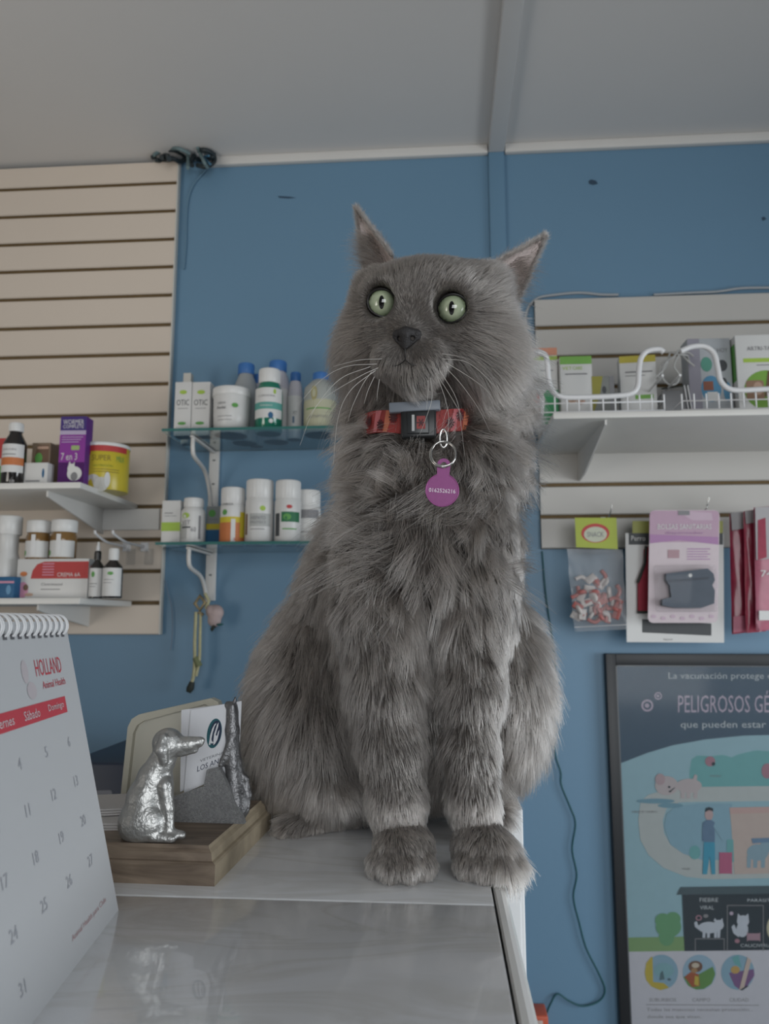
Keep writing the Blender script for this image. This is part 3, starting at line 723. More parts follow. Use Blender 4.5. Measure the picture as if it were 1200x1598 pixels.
# ---- whiskers, each its own
wm = mat('whisker_hair', (0.52, 0.50, 0.47), 0.35)
def scrline(pts, Y0, Y1):
    n = len(pts); return [atY(x, y, Y0 + (Y1 - Y0) * i / (n - 1)) for i, (x, y) in enumerate(pts)]
WH = [  # traced from the photograph: root near the muzzle, fanning forwards and out
    ([(590, 574), (560, 588), (505, 622), (478, 655)], .50, .47), ([(586, 578), (548, 608), (528, 650), (520, 725)], .50, .47),
    ([(580, 580), (566, 600), (550, 634), (543, 658)], .50, .49), ([(578, 572), (530, 592), (490, 640), (468, 695)], .50, .47),
    ([(588, 568), (540, 572), (500, 594), (458, 640)], .505, .48), ([(584, 588), (574, 610), (568, 630)], .50, .49),
    ([(592, 592), (589, 612), (588, 626)], .50, .495), ([(672, 590), (674, 622), (664, 655), (655, 678)], .495, .475),
    ([(680, 582), (694, 620), (700, 650), (699, 680)], .495, .475), ([(686, 578), (712, 622), (720, 668), (725, 712)], .495, .47),
    ([(692, 570), (720, 600), (748, 640), (765, 675)], .495, .475), ([(696, 566), (735, 590), (762, 612), (778, 640)], .495, .48),
    ([(690, 560), (728, 565), (760, 590), (783, 618)], .50, .485), ([(668, 594), (668, 614), (665, 640)], .495, .485),
    ([(684, 588), (698, 610), (716, 640), (722, 655)], .495, .48), ([(690, 552), (715, 556), (735, 562)], .50, .49),
    ([(596, 560), (560, 562), (520, 572)], .505, .49)]
for pts, a, b_ in WH:
    q = bezier(scrline(pts, a, b_), 6); n = len(q)
    mb = MB().tube(q, [0.00021 * (1 - .75 * i / n) for i in range(n)], wm, 5)
    mb.v = [tuple(Vector(p) - cat_org) for p in mb.v]; mb.build('whisker', cat)

# ================================================================== COLLAR AND TAG
CC = Vector((COL_C.tolist())); CC.y = 0.601
co = thing('collar', 'red and pink flower-patterned collar with black buckle around the cat\'s neck', 'collar', CC)
CRx, CRy, CH = .046, .055, .0170
red = mat('collar_red', (0.24, 0.028, 0.026), 0.45, noise=0.5, nscale=90); pink = mat('collar_pink', (0.42, 0.12, 0.13), 0.4, noise=0.3, nscale=120)
orange = mat('collar_orange', (0.42, 0.13, 0.07), 0.4, noise=0.3, nscale=100); dark = mat('collar_print', (0.05, 0.008, 0.012), 0.5)
def cfr(u, v, k):      # u: angle, v: height
    return ((CRx + .0003 * k) * math.sin(u), -(CRy + .0003 * k) * math.cos(u), v - .010 * abs(math.sin(u)) * -1.1)
m = MB(); n = 72; vs = []; fs = []
for i in range(n):
    u = 2 * math.pi * i / n
    for (v, k) in ((-CH / 2, 0), (-CH / 2, 5), (CH / 2, 5), (CH / 2, 0)): vs.append(cfr(u, v, k))
for i in range(n):
    j = (i + 1) % n
    for q in range(4): fs.append((i * 4 + q, j * 4 + q, j * 4 + (q + 1) % 4, i * 4 + (q + 1) % 4))
m.add(vs, fs, red, False); m.fr = cfr
for i in range(14):
    u0 = -1.5 + i * .22 ; mt = (pink, orange, red)[i % 3]
    m.pg([(u0, -CH * .48), (u0 + .08, -CH * .48), (u0 + .20, CH * .48), (u0 + .07, CH * .48)], mt, 6)
for i, (u, v) in enumerate([(-.95, .001), (-.66, -.003), (-.42, .003), (.48, -.002), (.66, .003), (.90, -.002), (1.1, .002)]):
    for a in range(0, 180, 36):
        ca, sa = math.cos(R(a)), math.sin(R(a)); l = .0042; w_ = .0006
        m.pg([(u + (ca * l - sa * w_) / CRx * .8, v + sa * l + ca * w_), (u + (ca * l + sa * w_) / CRx * .8, v + sa * l - ca * w_),
              (u + (-ca * l + sa * w_) / CRx * .8, v - sa * l - ca * w_), (u + (-ca * l - sa * w_) / CRx * .8, v - sa * l + ca * w_)], dark, 8)
m.build('band', co)
blk = mat('black_plastic', (0.012, 0.013, 0.014), 0.35); greyp = mat('grey_plastic_slide', (0.16, 0.18, 0.21), 0.4, noise=.05)
yb = -CRy - .0035
MB().box(-.0135, yb - .004, -.0105, .0120, yb + .004, .0110, blk, .0018).box(-.0090, yb - .0052, -.008, .0070, yb - .003, .0085, mat('buckle_face', (.02, .022, .024), .3), .0009).build('buckle', co)
mb = MB().front(0, yb - .0054, 0); mb.txt('MIMI', .0, 0, .0075, .002, mat('white_print', (.5, .5, .5), .5), 1) if False else None
m = MB(); m.fr = lambda u, v, k: (u, yb - .0052 - .0003 * k, v)
m.rect(-.0055, -.0060, -.0035, .0060, mat('white_print', (.42, .42, .42), .5)); m.rect(-.0020, -.0045, .0042, .0050, red)
for a in (0, 60, 120):
    ca, sa = math.cos(R(a)), math.sin(R(a)); m.pg([(.0011 + ca * .003 - sa * .0004, sa * .003 + ca * .0004), (.0011 + ca * .003 + sa * .0004, sa * .003 - ca * .0004), (.0011 - ca * .003 + sa * .0004, -sa * .003 - ca * .0004), (.0011 - ca * .003 - sa * .0004, -sa * .003 + ca * .0004)], dark, 2)
m.build('buckle_print', co)
mb = MB(); mb.T = Matrix.Translation((-.002, 0, .0125)) @ Matrix.Rotation(R(-2), 4, 'Y')
mb.box(-.0200, yb - .0045, -.0035, .0170, yb + .001, .0040, greyp, .001).build('slider', co)
steel = mat('steel', (0.62, 0.61, 0.59), 0.22, 1.0)
tg = thing('name_tag', 'round purple metal name tag hanging from the cat\'s collar', 'tag', atY(690, 765, .5175))
def ringpts(cx, cz, rx, rz, tilt=0, n=28): return [(cx + rx * math.cos(2 * math.pi * i / n), tilt * math.sin(2 * math.pi * i / n), cz + rz * math.sin(2 * math.pi * i / n)) for i in range(n)]
o0 = atY(690, 765, .5175)
def rel(px, py, Y=.5175): return atY(px, py, Y) - o0
r_ = rel(691, 709)
MB().tube([(p[0], p[1], p[2]) for p in ringpts(r_.x, r_.z, .0088, .0094, .003)], .0007, steel, 8, True).tube([(p[0] + .0005, p[1] - .0012, p[2] + .0003) for p in ringpts(r_.x, r_.z, .0084, .0092, .0025)], .0006, steel, 8, True).build('split_ring', tg)
r2_ = rel(692, 682)
MB().tube([(r2_.x + .0025 * math.cos(a), .004, r2_.z + .0065 * math.sin(a)) for a in [2 * math.pi * i / 20 for i in range(20)]], .0008, steel, 8, True).build('collar_loop', tg)
purple = mat('purple_anodised', (0.13, 0.018, 0.100), 0.38, 0.35, noise=.15, nscale=300)
tagp = MB(); R0 = .0113
out = []
for i in range(49):
    a = R(90 + 22) + (2 * math.pi - R(44)) * i / 48; out.append((R0 * math.cos(a), R0 * math.sin(a)))
nk = .0135
lug = [(.0047 * math.cos(R(t_)), nk + .0036 + .0047 * math.sin(R(t_))) for t_ in range(-20, 201, 20)]
pts = out + lug
# the plate with the hole in its lug: two extruded rings joined by bevel rims
bm = bmesh.new()
def ringv(pts, y): return [bm.verts.new((p[0], y, p[1])) for p in pts]
hole = [(.0022 * math.cos(2 * math.pi * i / 16), nk + .0036 + .0022 * math.sin(2 * math.pi * i / 16)) for i in range(16)]
for y in (-.0006, .0006):
    a_ = ringv(pts, y); h_ = ringv(hole, y)
    ed = [bm.edges.new((a_[i], a_[(i + 1) % len(a_)])) for i in range(len(a_))] + [bm.edges.new((h_[i], h_[(i + 1) % 16])) for i in range(16)]
    bmesh.ops.triangle_fill(bm, use_beauty=True, use_dissolve=False, edges=ed)
    if y < 0: a0, h0 = a_, h_
for i in range(len(a_)): bm.faces.new((a0[i], a0[(i + 1) % len(a_)], a_[(i + 1) % len(a_)], a_[i]))
for i in range(16): bm.faces.new((h0[i], h0[(i + 1) % 16], h_[(i + 1) % 16], h_[i]))
bmesh.ops.recalc_face_normals(bm, faces=bm.faces)
bm.verts.index_update(); tagp.add([v.co[:] for v in bm.verts], [tuple(v.index for v in f.verts) for f in bm.faces], purple); bm.free()
rim = mat('purple_rim', (0.24, 0.06, 0.19), 0.3, 0.5)
tagp.tube([(p[0] * .985, -.0006, p[1] * .985) for p in out], .0004, rim, 6)
tagp.front(0, -.0006, 0)
tagp.txt('0162526216', 0, -.0004, .0180, .0027, mat('engraving', (.75, .68, .74), .4), 1)
tp = tagp.build('tag_plate', tg); tp.rotation_euler = (R(4), R(4), R(3))
# ================================================================== FOREGROUND
# ---- card holder: wooden base with a cast dog, a speckled slab and a cast cat
BW, BD, BH = .130, .140, .0225
bang = R(-2.0)
bx = -0.1445; by = 0.5025
ch = thing('card_holder', 'wooden-based card holder with a cast metal dog figure in front of the cream tray', 'card holder', (bx, by, ZT), bang)
wood = mat('walnut_base', (0.20, 0.135, 0.085), 0.5, noise=.3); nt = wood.node_tree; b = nt.nodes['Principled BSDF']
tc = nt.nodes.new('ShaderNodeTexCoord'); mp = nt.nodes.new('ShaderNodeMapping'); mp.inputs['Scale'].default_value = (9, 60, 60)
n1 = nt.nodes.new('ShaderNodeTexNoise'); n1.inputs['Scale'].default_value = 1.6; n1.inputs['Detail'].default_value = 6; n1.inputs['Distortion'].default_value = 1.2
r1 = nt.nodes.new('ShaderNodeValToRGB'); e = r1.color_ramp.elements
e[0].position = .30; e[0].color = (0.10, 0.072, 0.052, 1); e[1].position = .72; e[1].color = (0.27, 0.21, 0.155, 1)
nt.links.new(tc.outputs['Object'], mp.inputs[0]); nt.links.new(mp.outputs[0], n1.inputs['Vector']); nt.links.new(n1.outputs['Fac'], r1.inputs[0]); nt.links.new(r1.outputs[0], b.inputs['Base Color'])
endg = mat('wood_end_grain', (0.36, 0.30, 0.215), 0.6, noise=.35, nscale=70)
# moulded profile swept round the rectangle: (outset, height)
prof = [(0, 0), (0, .0125), (-.0012, .0135), (-.0030, .0140), (-.0036, .0155), (-.0040, .0185), (-.0062, .0205), (-.0070, BH)]
m = MB(); vs = []
for o_, z in prof: vs += [(-BW - o_, 0 - o_, z), (0 + o_, 0 - o_, z), (0 + o_, BD + o_, z), (-BW - o_, BD + o_, z)]
m.add(vs[:4], [(0, 3, 2, 1)], wood)
for q in range(4):
    fs = []
    for i in range(len(prof) - 1): fs.append((i * 4 + q, i * 4 + (q + 1) % 4, (i + 1) * 4 + (q + 1) % 4, (i + 1) * 4 + q))
    m.add(vs, fs, endg if q in (1, 3) else wood)
m.add(vs[-4:], [(0, 1, 2, 3)], wood); m.build('wooden_base', ch)
pewter = mat('cast_pewter', (0.42, 0.42, 0.41), 0.42, 0.85, noise=.22, nscale=130, bump=.45, bscale=300)
rough_pewter = mat('speckled_pewter', (0.34, 0.345, 0.35), 0.50, 0.75, noise=.5, nscale=700, bump=.8, bscale=1500)
def lp(px, py, Y): # world pixel -> holder local
    v = atY(px, py, Y) - Vector((bx, by, ZT)); c, s = math.cos(-bang), math.sin(-bang)
    return Vector((v.x * c - v.y * s, v.x * s + v.y * c, v.z))
# dog figure, traced: sitting retriever facing right
DY = .523
def dq(px, py, r, dy=0): v = lp(px, py, DY + dy); return (tuple(v), r * DY / F)
lo = lp(178, 1325, DY); hi_ = lp(330, 1125, DY)
D = SDF((lo.x - .004, lo.y - .030, BH - .001), (hi_.x + .004, lo.y + .030, hi_.z + .004), .0009)
D.chain([dq(222, 1278, 30), dq(228, 1245, 28), dq(240, 1212, 23), dq(252, 1190, 19), dq(262, 1172, 17)], .003)      # back and chest
D.chain([dq(250, 1225, 19), dq(252, 1250, 17)], .003)
D.chain([dq(254, 1215, 14), dq(256, 1262, 13), dq(252, 1295, 11)], .003)
D.ell(lp(222, 1283, DY), (.0158, .0150, .0150), .003)                                                # haunches
for s_ in (-1, 1):
    D.ell(lp(224, 1285, DY + s_ * .0085), (.0135, .0060, .0125), .002); D.chain([dq(240, 1306, 8, s_ * .0095), dq(268, 1309, 6.5, s_ * .0095)], .002)
    D.chain([dq(258, 1225, 11, s_ * .0055), dq(263, 1262, 8.5, s_ * .006), dq(264, 1300, 7.5, s_ * .006), dq(284, 1303, 6.2, s_ * .006)], .0018)
D.ell(lp(262, 1159, DY), (.0105, .0092, .0098), .003)                                                # skull
D.chain([dq(276, 1163, 15), dq(296, 1161, 10.5), dq(310, 1158, 8.5)], .002)                          # muzzle
D.chain([dq(283, 1174, 7), dq(304, 1170, 5.5)], .0012); D.ell(lp(315, 1155, DY), (.0022, .0024, .0020), .0008)
for s_ in (-1, 1):
    D.chain([dq(255, 1150, 6, s_ * .0085), dq(252, 1170, 9.5, s_ * .0102), dq(256, 1188, 6, s_ * .0088)], .0012)   # ears
    D.ell(lp(279, 1155, DY + s_ * .0060), (.0017, .0014, .0013), .0007, None, 'sub')
D.cap(lp(290, 1168, DY - .006), lp(314, 1163, DY - .002), .0004, .0004, .0005, 'sub')
D.chain([dq(200, 1305, 7), dq(192, 1312, 6), dq(215, 1316, 5)], .002); D.ell(lp(230, 1316, DY), (.021, .0125, .0032), .002)
D.floor(BH); V_, F_ = D.mesh(); organic('dog_figure', V_, F_, pewter, ch, smooth_it=1)
# slab that holds the cards up
SYd = .569
q = [lp(268, 1278, SYd), lp(385, 1278, SYd), lp(383, 1270, SYd), lp(346, 1196, SYd), lp(326, 1200, SYd), lp(321, 1226, SYd), lp(270, 1243, SYd)]
zb = BH
pr = [(q[0].x, zb), (q[1].x, zb), (q[2].x, zb + .003)] + [(a.x, a.z) for a in q[3:]]
MB().prism(pr, q[0].y - .004, q[0].y + .001, 'y', rough_pewter).build('card_slab', ch)
# cast cat stretching up behind the slab
SYd = .574
K_ = SDF((q[3].x - .012, q[0].y - .024, BH - .001), (q[1].x + .016, q[0].y + .028, q[3].z + .064), .0011)
def kq(px, py, r, dy=0): v = lp(px, py, SYd + dy); return (tuple(v), r * SYd / F)
K_.chain([kq(368, 1268, 15), kq(367, 1235, 14), kq(364, 1190, 12), kq(363, 1140, 10.5), kq(363, 1112, 10)], .003)
K_.chain([kq(362, 1103, 9.5), kq(356, 1100, 6)], .002); K_.ell(lp(370, 1255, SYd), (.0085, .010, .011), .004)
for s_ in (-1, 1):
    K_.chain([kq(366, 1096, 3.5, s_ * .0035), kq(367, 1088, 1.8, s_ * .004)], .001); K_.chain([kq(358, 1160, 5, s_ * .004), kq(344, 1195, 4, s_ * .004)], .002)
K_.chain([kq(384, 1265, 5), kq(388, 1240, 4.5), kq(384, 1215, 4), kq(376, 1205, 3.5)], .002)
K_.floor(BH); V_, F_ = K_.mesh(); organic('cat_figure', V_, F_, mat('dark_pewter', (0.17, 0.17, 0.175), 0.42, 0.8, noise=.3, nscale=200, bump=.4, bscale=400), ch, smooth_it=1)
# ---- business cards leaning between dog and slab
card = mat('card_white', (0.62, 0.63, 0.66), 0.55, noise=.03); cardg = mat('card_edge_grey', (0.30, 0.31, 0.33), 0.6)
teal = ink('logo_teal', .010, .085, .105); navy = ink('logo_navy', .008, .018, .05); greyt = ink('print_grey', .16, .17, .18)
def bcard(Y, p, label, printed):
    """upright card given by its four corners in the frame at depth Y (bottom-left, bottom-right, top-right, top-left)"""
    c = [atY(*a, Y) for a in p]; o0 = c[0].copy(); t_ = MB(); th = .0009
    U = (c[1] - c[0]); Vv = (c[3] - c[0]); W_ = c[2] - c[1] - Vv
    t_.fr = lambda u, v, k: tuple(c[0] - o0 + U * u + Vv * v + W_ * (u * v) + Vector((0, -.0002 * k, 0)))
    vs = [c[i] - o0 for i in range(4)] + [c[i] - o0 + Vector((0, th, 0)) for i in range(4)]
    t_.add([tuple(x) for x in vs], [(0, 1, 2, 3), (4, 7, 6, 5), (0, 4, 5, 1), (1, 5, 6, 2), (2, 6, 7, 3), (3, 7, 4, 0)], card)
    if printed:
        t_.ell(.50, .63, .145, .195, teal, 1, 40).ell(.525, .63, .110, .165, navy, 2, 36)
        wv = card     # sweeping animal silhouettes inside the oval
        t_.pg([(.41, .50), (.44, .49), (.455, .56), (.47, .64), (.50, .72), (.535, .76), (.50, .755), (.455, .70), (.425, .62)], wv, 3)
        t_.pg([(.50, .475), (.53, .485), (.57, .53), (.59, .60), (.60, .66), (.575, .635), (.56, .585), (.53, .60), (.55, .66), (.57, .71), (.575, .765), (.545, .735), (.525, .68), (.50, .62), (.495, .54)], wv, 3)
        t_.pg([(.44, .52), (.47, .50), (.50, .51), (.47, .53), (.455, .56)], wv, 3)
        t_.txt('VETERINARIA', .56, .325, .60, .035, greyt, 1); t_.txt('LOS ANGELES', .58, .235, .72, .07, navy, 1)
    o = t_.build('business_card', loc=o0); tag(o, label, 'business card', 'white business cards in the metal holder'); return o
bcard(.5735, ((287, 1238), (372, 1200), (377, 1094), (298, 1108)), 'white business card with an oval teal animal logo, frontmost in the holder', True)
bcard(.5765, ((281, 1236), (350, 1206), (356, 1098), (283, 1108)), 'blank white business card just behind the one with the oval logo', False)
# ---- cream tray standing behind the dog
cr = mat('cream_plastic', (0.50, 0.48, 0.40), 0.35, noise=.05, nscale=10)
TYc = .662
p0 = atY(184, 1285, TYc); p1 = atY(352, 1285, TYc); pt = atY(200, 1118, TYc); pt2 = atY(345, 1090, TYc)
tr = thing('plastic_tray', 'cream plastic tray with rounded corners standing upright behind the metal dog', 'tray', (p0.x, TYc, ZT))
def outl(s): # rounded slanted outline, s insets it
    x0, x1 = 0 + s, p1.x - p0.x - s; z1 = pt.z - ZT - s; z2 = pt2.z - ZT - s; xt = pt.x - p0.x + s; xt2 = pt2.x - p0.x - s
    r = .009; return [(x0, s), (x1, s), (xt2, z2 - r), (xt2 - r * .3, z2 - r * .3), (xt2 - r, z2), (xt + r, z1 + .0015), (xt + r * .35, z1 - r * .25), (xt, z1 - r)]
A, Bq = outl(0), outl(.005); n = len(A); m = MB()
fs = [(i, (i + 1) % n, n + (i + 1) % n, n + i) for i in range(n)]
m.add([(x, 0, z) for x, z in A] + [(x, 0, z) for x, z in Bq], fs, cr)                       # rim
m.add([(x, 0, z) for x, z in A] + [(x, .010, z) for x, z in A], [(i, n + i, n + (i + 1) % n, (i + 1) % n) for i in range(n)], cr)
m.add([(x, 0, z) for x, z in Bq] + [(x, .006, z) for x, z in Bq], [(i, (i + 1) % n, n + (i + 1) % n, n + i) for i in range(n)], cr)
m.add([(x, .006, z) for x, z in Bq], [tuple(range(n))], mat('cream_inner', (0.60, 0.58, 0.50), .4)); m.add([(x, .010, z) for x, z in A], [tuple(range(n))[::-1]], cr)
m.build('tray_shell', tr)
# white box peeking out behind the cast cat
wb = atY(385, 1232, .70)
tag(MB().box(0, 0, 0, .034, .03, .050, mat('carton_plain', (.56, .56, .57), .6, noise=.05), .001).build('small_box', loc=(wb.x, .690, ZT)), 'small white box on the counter between the card holder and the grey cat', 'box')
# ---- papers beneath the tray, left of the dog
pm = mat('paper_white', (0.52, 0.50, 0.49), 0.7, noise=.05)
for i, (x, y, w_, d_, a, lab) in enumerate(((-.290, .533, .066, .070, 6, 'lower white paper leaflet lying on the wooden base behind the calendar'), (-.295, .546, .070, .050, 15, 'upper white paper leaflet lying askew on the wooden base behind the calendar'))):
    z = ZT + .0045 * i; m = MB()
    for k in range(3): m.box(0, .0015 * k, .0014 * k, w_, d_ + .0015 * k, .0014 * k + .0012, pm)
    o = m.build('leaflet', loc=(x, y, z + BH)); o.rotation_euler = (0, 0, R(a)); tag(o, lab, 'leaflet', 'leaflets behind the calendar')
# ---- navy stand with a pale letter, farther back
nv_ = mat('navy_board', (0.020, 0.030, 0.055), 0.4, noise=.1, nscale=8)
NY = 1.45; a = atY(100, 1190, NY); b2 = atY(330, 1190, NY)
m = MB().box(0, 0, 0, b2.x - a.x, .30, a.z + ZC, nv_, .004)
m.fr = lambda u, v, k: (xat(u, v, NY) - a.x, -.0005 * k, zat(u, v, NY) + ZC)
tl = mat('stand_letter', (0.20, 0.20, 0.22), .6)
m.pg([(138, 1234), (173, 1233), (175, 1236), (175, 1241), (172, 1243), (163, 1243), (163, 1256), (160, 1258), (152, 1258), (151, 1243), (138, 1243)], tl)
tag(m.build('display_stand', loc=(a.x, NY, ZF)), 'dark navy stand printed with a pale letter, low behind the counter on the left', 'display stand')

# ---- desk calendar
c_br = Vector((-.1882, .4595, ZT)); c_bl = Vector((-.1711, .3333, ZT)); bdir = (c_bl - c_br).normalized()
c_tr = min((atY(102, 970, .36 + .001 * i) for i in range(160)), key=lambda p: abs((p - c_br).dot(bdir))); Wc = .245
cal = thing('desk_calendar', 'white spiral-bound desk calendar with red heading in the near left corner', 'calendar', c_br)
U = -bdir; Vv = c_tr - c_br; H_ = Vv.length; Vd = (Vv - U * Vv.dot(U)).normalized(); Nn_ = U.cross(Vd).normalized()
if Nn_.x < 0: Nn_ = -Nn_
shear = Vv.dot(U) / H_
paper = mat('calendar_paper', (0.46, 0.47, 0.485), 0.55, noise=.02, nscale=8)
def cfr_(u, v, k): return tuple(U * (u) + Vd * v + Nn_ * (.00022 * k))     # u<=0: distance left of the right edge, v: up from the foot
def sheet(mb, off, du=0, mt=paper):
    vs = [U * (-Wc) + Nn_ * off, U * du + Nn_ * off, U * du + Vd * H_ + Nn_ * off, U * (-Wc) + Vd * H_ + Nn_ * off]
    vs += [v - Nn_ * .0003 for v in vs]
    mb.add([tuple(v) for v in vs], [(0, 1, 2, 3), (4, 7, 6, 5), (0, 4, 5, 1), (1, 5, 6, 2), (2, 6, 7, 3), (3, 7, 4, 0)], mt)
U = U - Vector((0, 0, 0))
redc = ink('calendar_red', .48, .06, .08); redl = ink('calendar_red_soft', .46, .30, .31); gnum = ink('calendar_number', .34, .35, .38); wht = ink('calendar_white', .60, .52, .54)
m = MB(); sheet(m, 0); m.fr = cfr_
Hh = H_
m.txt('HOLLAND', -.0400, Hh - .0250, .038, .0090, redc, 1); m.txt('Animal Health', -.0360, Hh - .0345, .034, .0040, redc, 1)
m.ell(-.073, Hh - .026, .004, .0060, ink('calendar_ghost', .46, .42, .44), 1).ell(-.068, Hh - .036, .006, .0045, ink('calendar_ghost', 0, 0, 0), 1)
m.rect(-Wc + .01, Hh - .0520, -.0240, Hh - .0430, redc, 1)
days = ['Lunes', 'Martes', 'Miércoles', 'Jueves', 'Viernes', 'Sábado', 'Domingo']
cw_ = .0335
for c_ in range(7):
    cu = -.040 - (6 - c_) * cw_; m.txt(days[c_], cu, Hh - .0475, .0048 * len(days[c_]) * .62 + .002, .0046, wht, 2)
    for r_ in range(5):
        n_ = c_ - 0 + r_ * 7 
        if 1 <= n_ <= 31: m.txt(str(n_), cu + .010, Hh - .068 - r_ * .0215, None, .0056, gnum, 1)
m.txt('Animal Health para Chile', -.045, .012, .055, .0036, redl, 1)
m.build('page', cal)
m = MB(); sheet(m, -.0006, -.001); sheet(m, -.0012, -.0005); sheet(m, -.0019, -.0012); m.build('page_block', cal)
# rear leg of the tent and the foot board
m = MB(); top = Vd * H_; back = -Nn_ * .085; back.z = 0; bk = Vector((back.x, back.y, 0))
for (A_, B2) in ((top - Nn_ * .004, bk),):
    vs = [U * (-Wc) + A_, A_, B2, U * (-Wc) + B2]; vs += [v + Vector((.0012, 0, 0)) for v in vs]
    m.add([tuple(v) for v in vs], [(0, 1, 2, 3), (4, 7, 6, 5), (0, 4, 5, 1), (1, 5, 6, 2), (2, 6, 7, 3), (3, 7, 4, 0)], mat('calendar_board', (.55, .56, .58), .6))
m.build('stand_board', cal)
wire = mat('white_wire', (0.68, 0.68, 0.69), 0.35)
hole_m = mat('punched_hole', (0.10, 0.10, 0.11), .8)
for i in range(26):
    u = -.0105 - i * .0089; c0 = U * u + Vd * (H_ - .002) - Nn_ * .002
    pts = [tuple(c0 + Nn_ * (.0058 * math.cos(a)) + Vd * (.0064 * math.sin(a))) for a in [R(t_) for t_ in range(-62, 243, 18)]]
    pts2 = [tuple(Vector(p) + U * .0022) for p in pts]
    MB().tube(pts, .0006, wire, 6).tube(pts2, .0006, wire, 6).build('binding_wire', cal)
m = MB(); m.fr = cfr_
for i in range(26):
    u = -.0105 - i * .0089; m.rect(u - .0012, H_ - .0092, u + .0034, H_ - .0062, hole_m, 1)
m.build('punched_holes', cal)
# ================================================================== SHELVES ON THE LEFT
shelf_w = mat('shelf_white', (0.60, 0.59, 0.57), 0.4, noise=.04, nscale=10)
edge_w = mat('shelf_edge_white', (0.66, 0.65, 0.62), 0.35, noise=.04, nscale=14)
def bracket_plate(parent, x, y0, y1, ztop, hb, hf, th=.004, name='bracket'):
    """tapered sheet-metal bracket: deep at the wall (y1), shallow at the front (y0)"""
    return MB().prism([(y1, ztop), (y0, ztop), (y0, ztop - hf), (y0 + .02, ztop - hf - .004), (y1, ztop - hb)], x, x + th, 'x', shelf_w).build(name, parent)
def white_shelf(label, x0, x1, yf, zb, th, brs, hb):
    t = thing('wall_shelf', label, 'shelf', ((x0 + x1) / 2, WY, zb)); cx = (x0 + x1) / 2
    MB().box(x0 - cx, yf - WY, 0, x1 - cx, -.019, th, edge_w, .0015).build('shelf_board', t)
    for bxx in brs: bracket_plate(t, bxx - cx, yf - WY + .03, -.019, 0, hb, .012)
    return t
SA = white_shelf('upper white slatwall shelf on the left holding the purple box and yellow tin', -1.45, -.748, 1.525, .2745, .013, (-.836, -1.30), .062)
MB().box(-.745 - (-1.099) - .10, -.026, -.052, -.69 + 1.099, -.0195, .000, shelf_w, .001).build('mounting_rail', SA)
SB = white_shelf('lower white slatwall shelf on the left holding the red and white carton', -1.45, -.752, 1.56, .0355, .013, (-.86, -1.30), .048)
# two peg hooks with clear price tabs
clear = mat('clear_plastic', (0.85, 0.87, 0.88), 0.08, trans=.9, alpha=.35)
for i, (px, lab) in enumerate(((150, 'left white display hook under the upper white shelf'), (178, 'right white display hook under the upper white shelf'))):
    a = atY(px + 48, 853, WY - .02); f_ = atY(px, 831, 1.66)
    t = thing('display_hook', lab, 'hook', (a.x, WY - .019, a.z), 0, 'white display hooks on the left slatwall')
    p = [(0, 0, 0), (0, -.06, -.001), (0, -.12, 0), (f_.x - a.x, f_.y - WY + .02, f_.z - a.z - .004), (f_.x - a.x, f_.y - WY + .012, f_.z - a.z + .004)]
    MB().tube(bezier(p, 6), .0030, wire, 8).build('hook_arm', t)
    MB().box(-.010, -.004, -.012, .010, 0, .010, wire, .001).build('hook_plate', t)
    MB().box(.004, -.012, -.045, .026, -.0105, -.006, clear, .0004).build('price_tab', t)
# ---- glass shelves with white bracket arms on a slotted standard
glass = mat('shelf_glass', (0.80, 0.93, 0.91), 0.03, trans=1.0, ior=1.45)
gedge = mat('glass_edge_green', (0.045, 0.15, 0.14), 0.15)
stp = mat('standard_white', (0.56, 0.56, 0.55), 0.4, noise=.04, nscale=20)
st = thing('shelf_standard', 'white slotted metal standard on the blue wall carrying the glass shelves', 'shelf standard', (-.562, WY, .05))
slot_m = mat('slot_dark', (0.12, 0.13, 0.14), .8)
m = MB().box(-.0125, -.010, 0, .0125, 0, .405, stp, .0015)
m.fr = lambda u, v, k: (u, -.0102 - .0002 * k, v)
m.build('standard_rail', st)
for z in (.285, .115, .06, .225, .345):
    m = MB(); m.fr = lambda u, v, k: (u, -.0102 - .0002 * k, v); m.rect(-.0035, z, .0035, z + .004, slot_m); m.build('slot', st)
def glass_shelf(label, x0, x1, yf, zt, px_arm):
    th = .006; t = thing('glass_shelf', label, 'shelf', ((x0 + x1) / 2, WY, zt - th)); cx = (x0 + x1) / 2
    m = MB().box(x0 - cx, yf - WY, 0, x1 - cx, -.012, th, glass); m.build('glass_pane', t)
    MB().box(x0 - cx, yf - WY - .0006, 0, x1 - cx, yf - WY - .0001, th, gedge).box(x0 - cx - .0006, yf - WY, 0, x0 - cx - .0001, -.012, th, gedge).build('polished_edge', t)
    for xa in (-.562, .30):
        if xa > x1: continue
        a = xa - cx
        p = [(a, yf - WY + .045, -.004), (a, yf - WY + .045, -.028), (a, yf - WY + .060, -.046), (a, -.085, -.062), (a, -.045, -.095), (a, -.018, -.150)]
        MB().tube(bezier(p, 7), .0050, shelf_w, 10).build('bracket_arm', t)
        MB().box(a - .004, yf - WY + .035, -.006, a + .004, -.010, -.0006, shelf_w, .001).build('bracket_bar', t)
    return t
G1Z, G2Z = .4255, .1715
glass_shelf('upper glass shelf on the blue wall with blue-capped bottles', -.6185, .02, 1.63, G1Z, 303)
glass_shelf('lower glass shelf on the blue wall with a row of white bottles', -.6225, .00, 1.63, G2Z, 290)

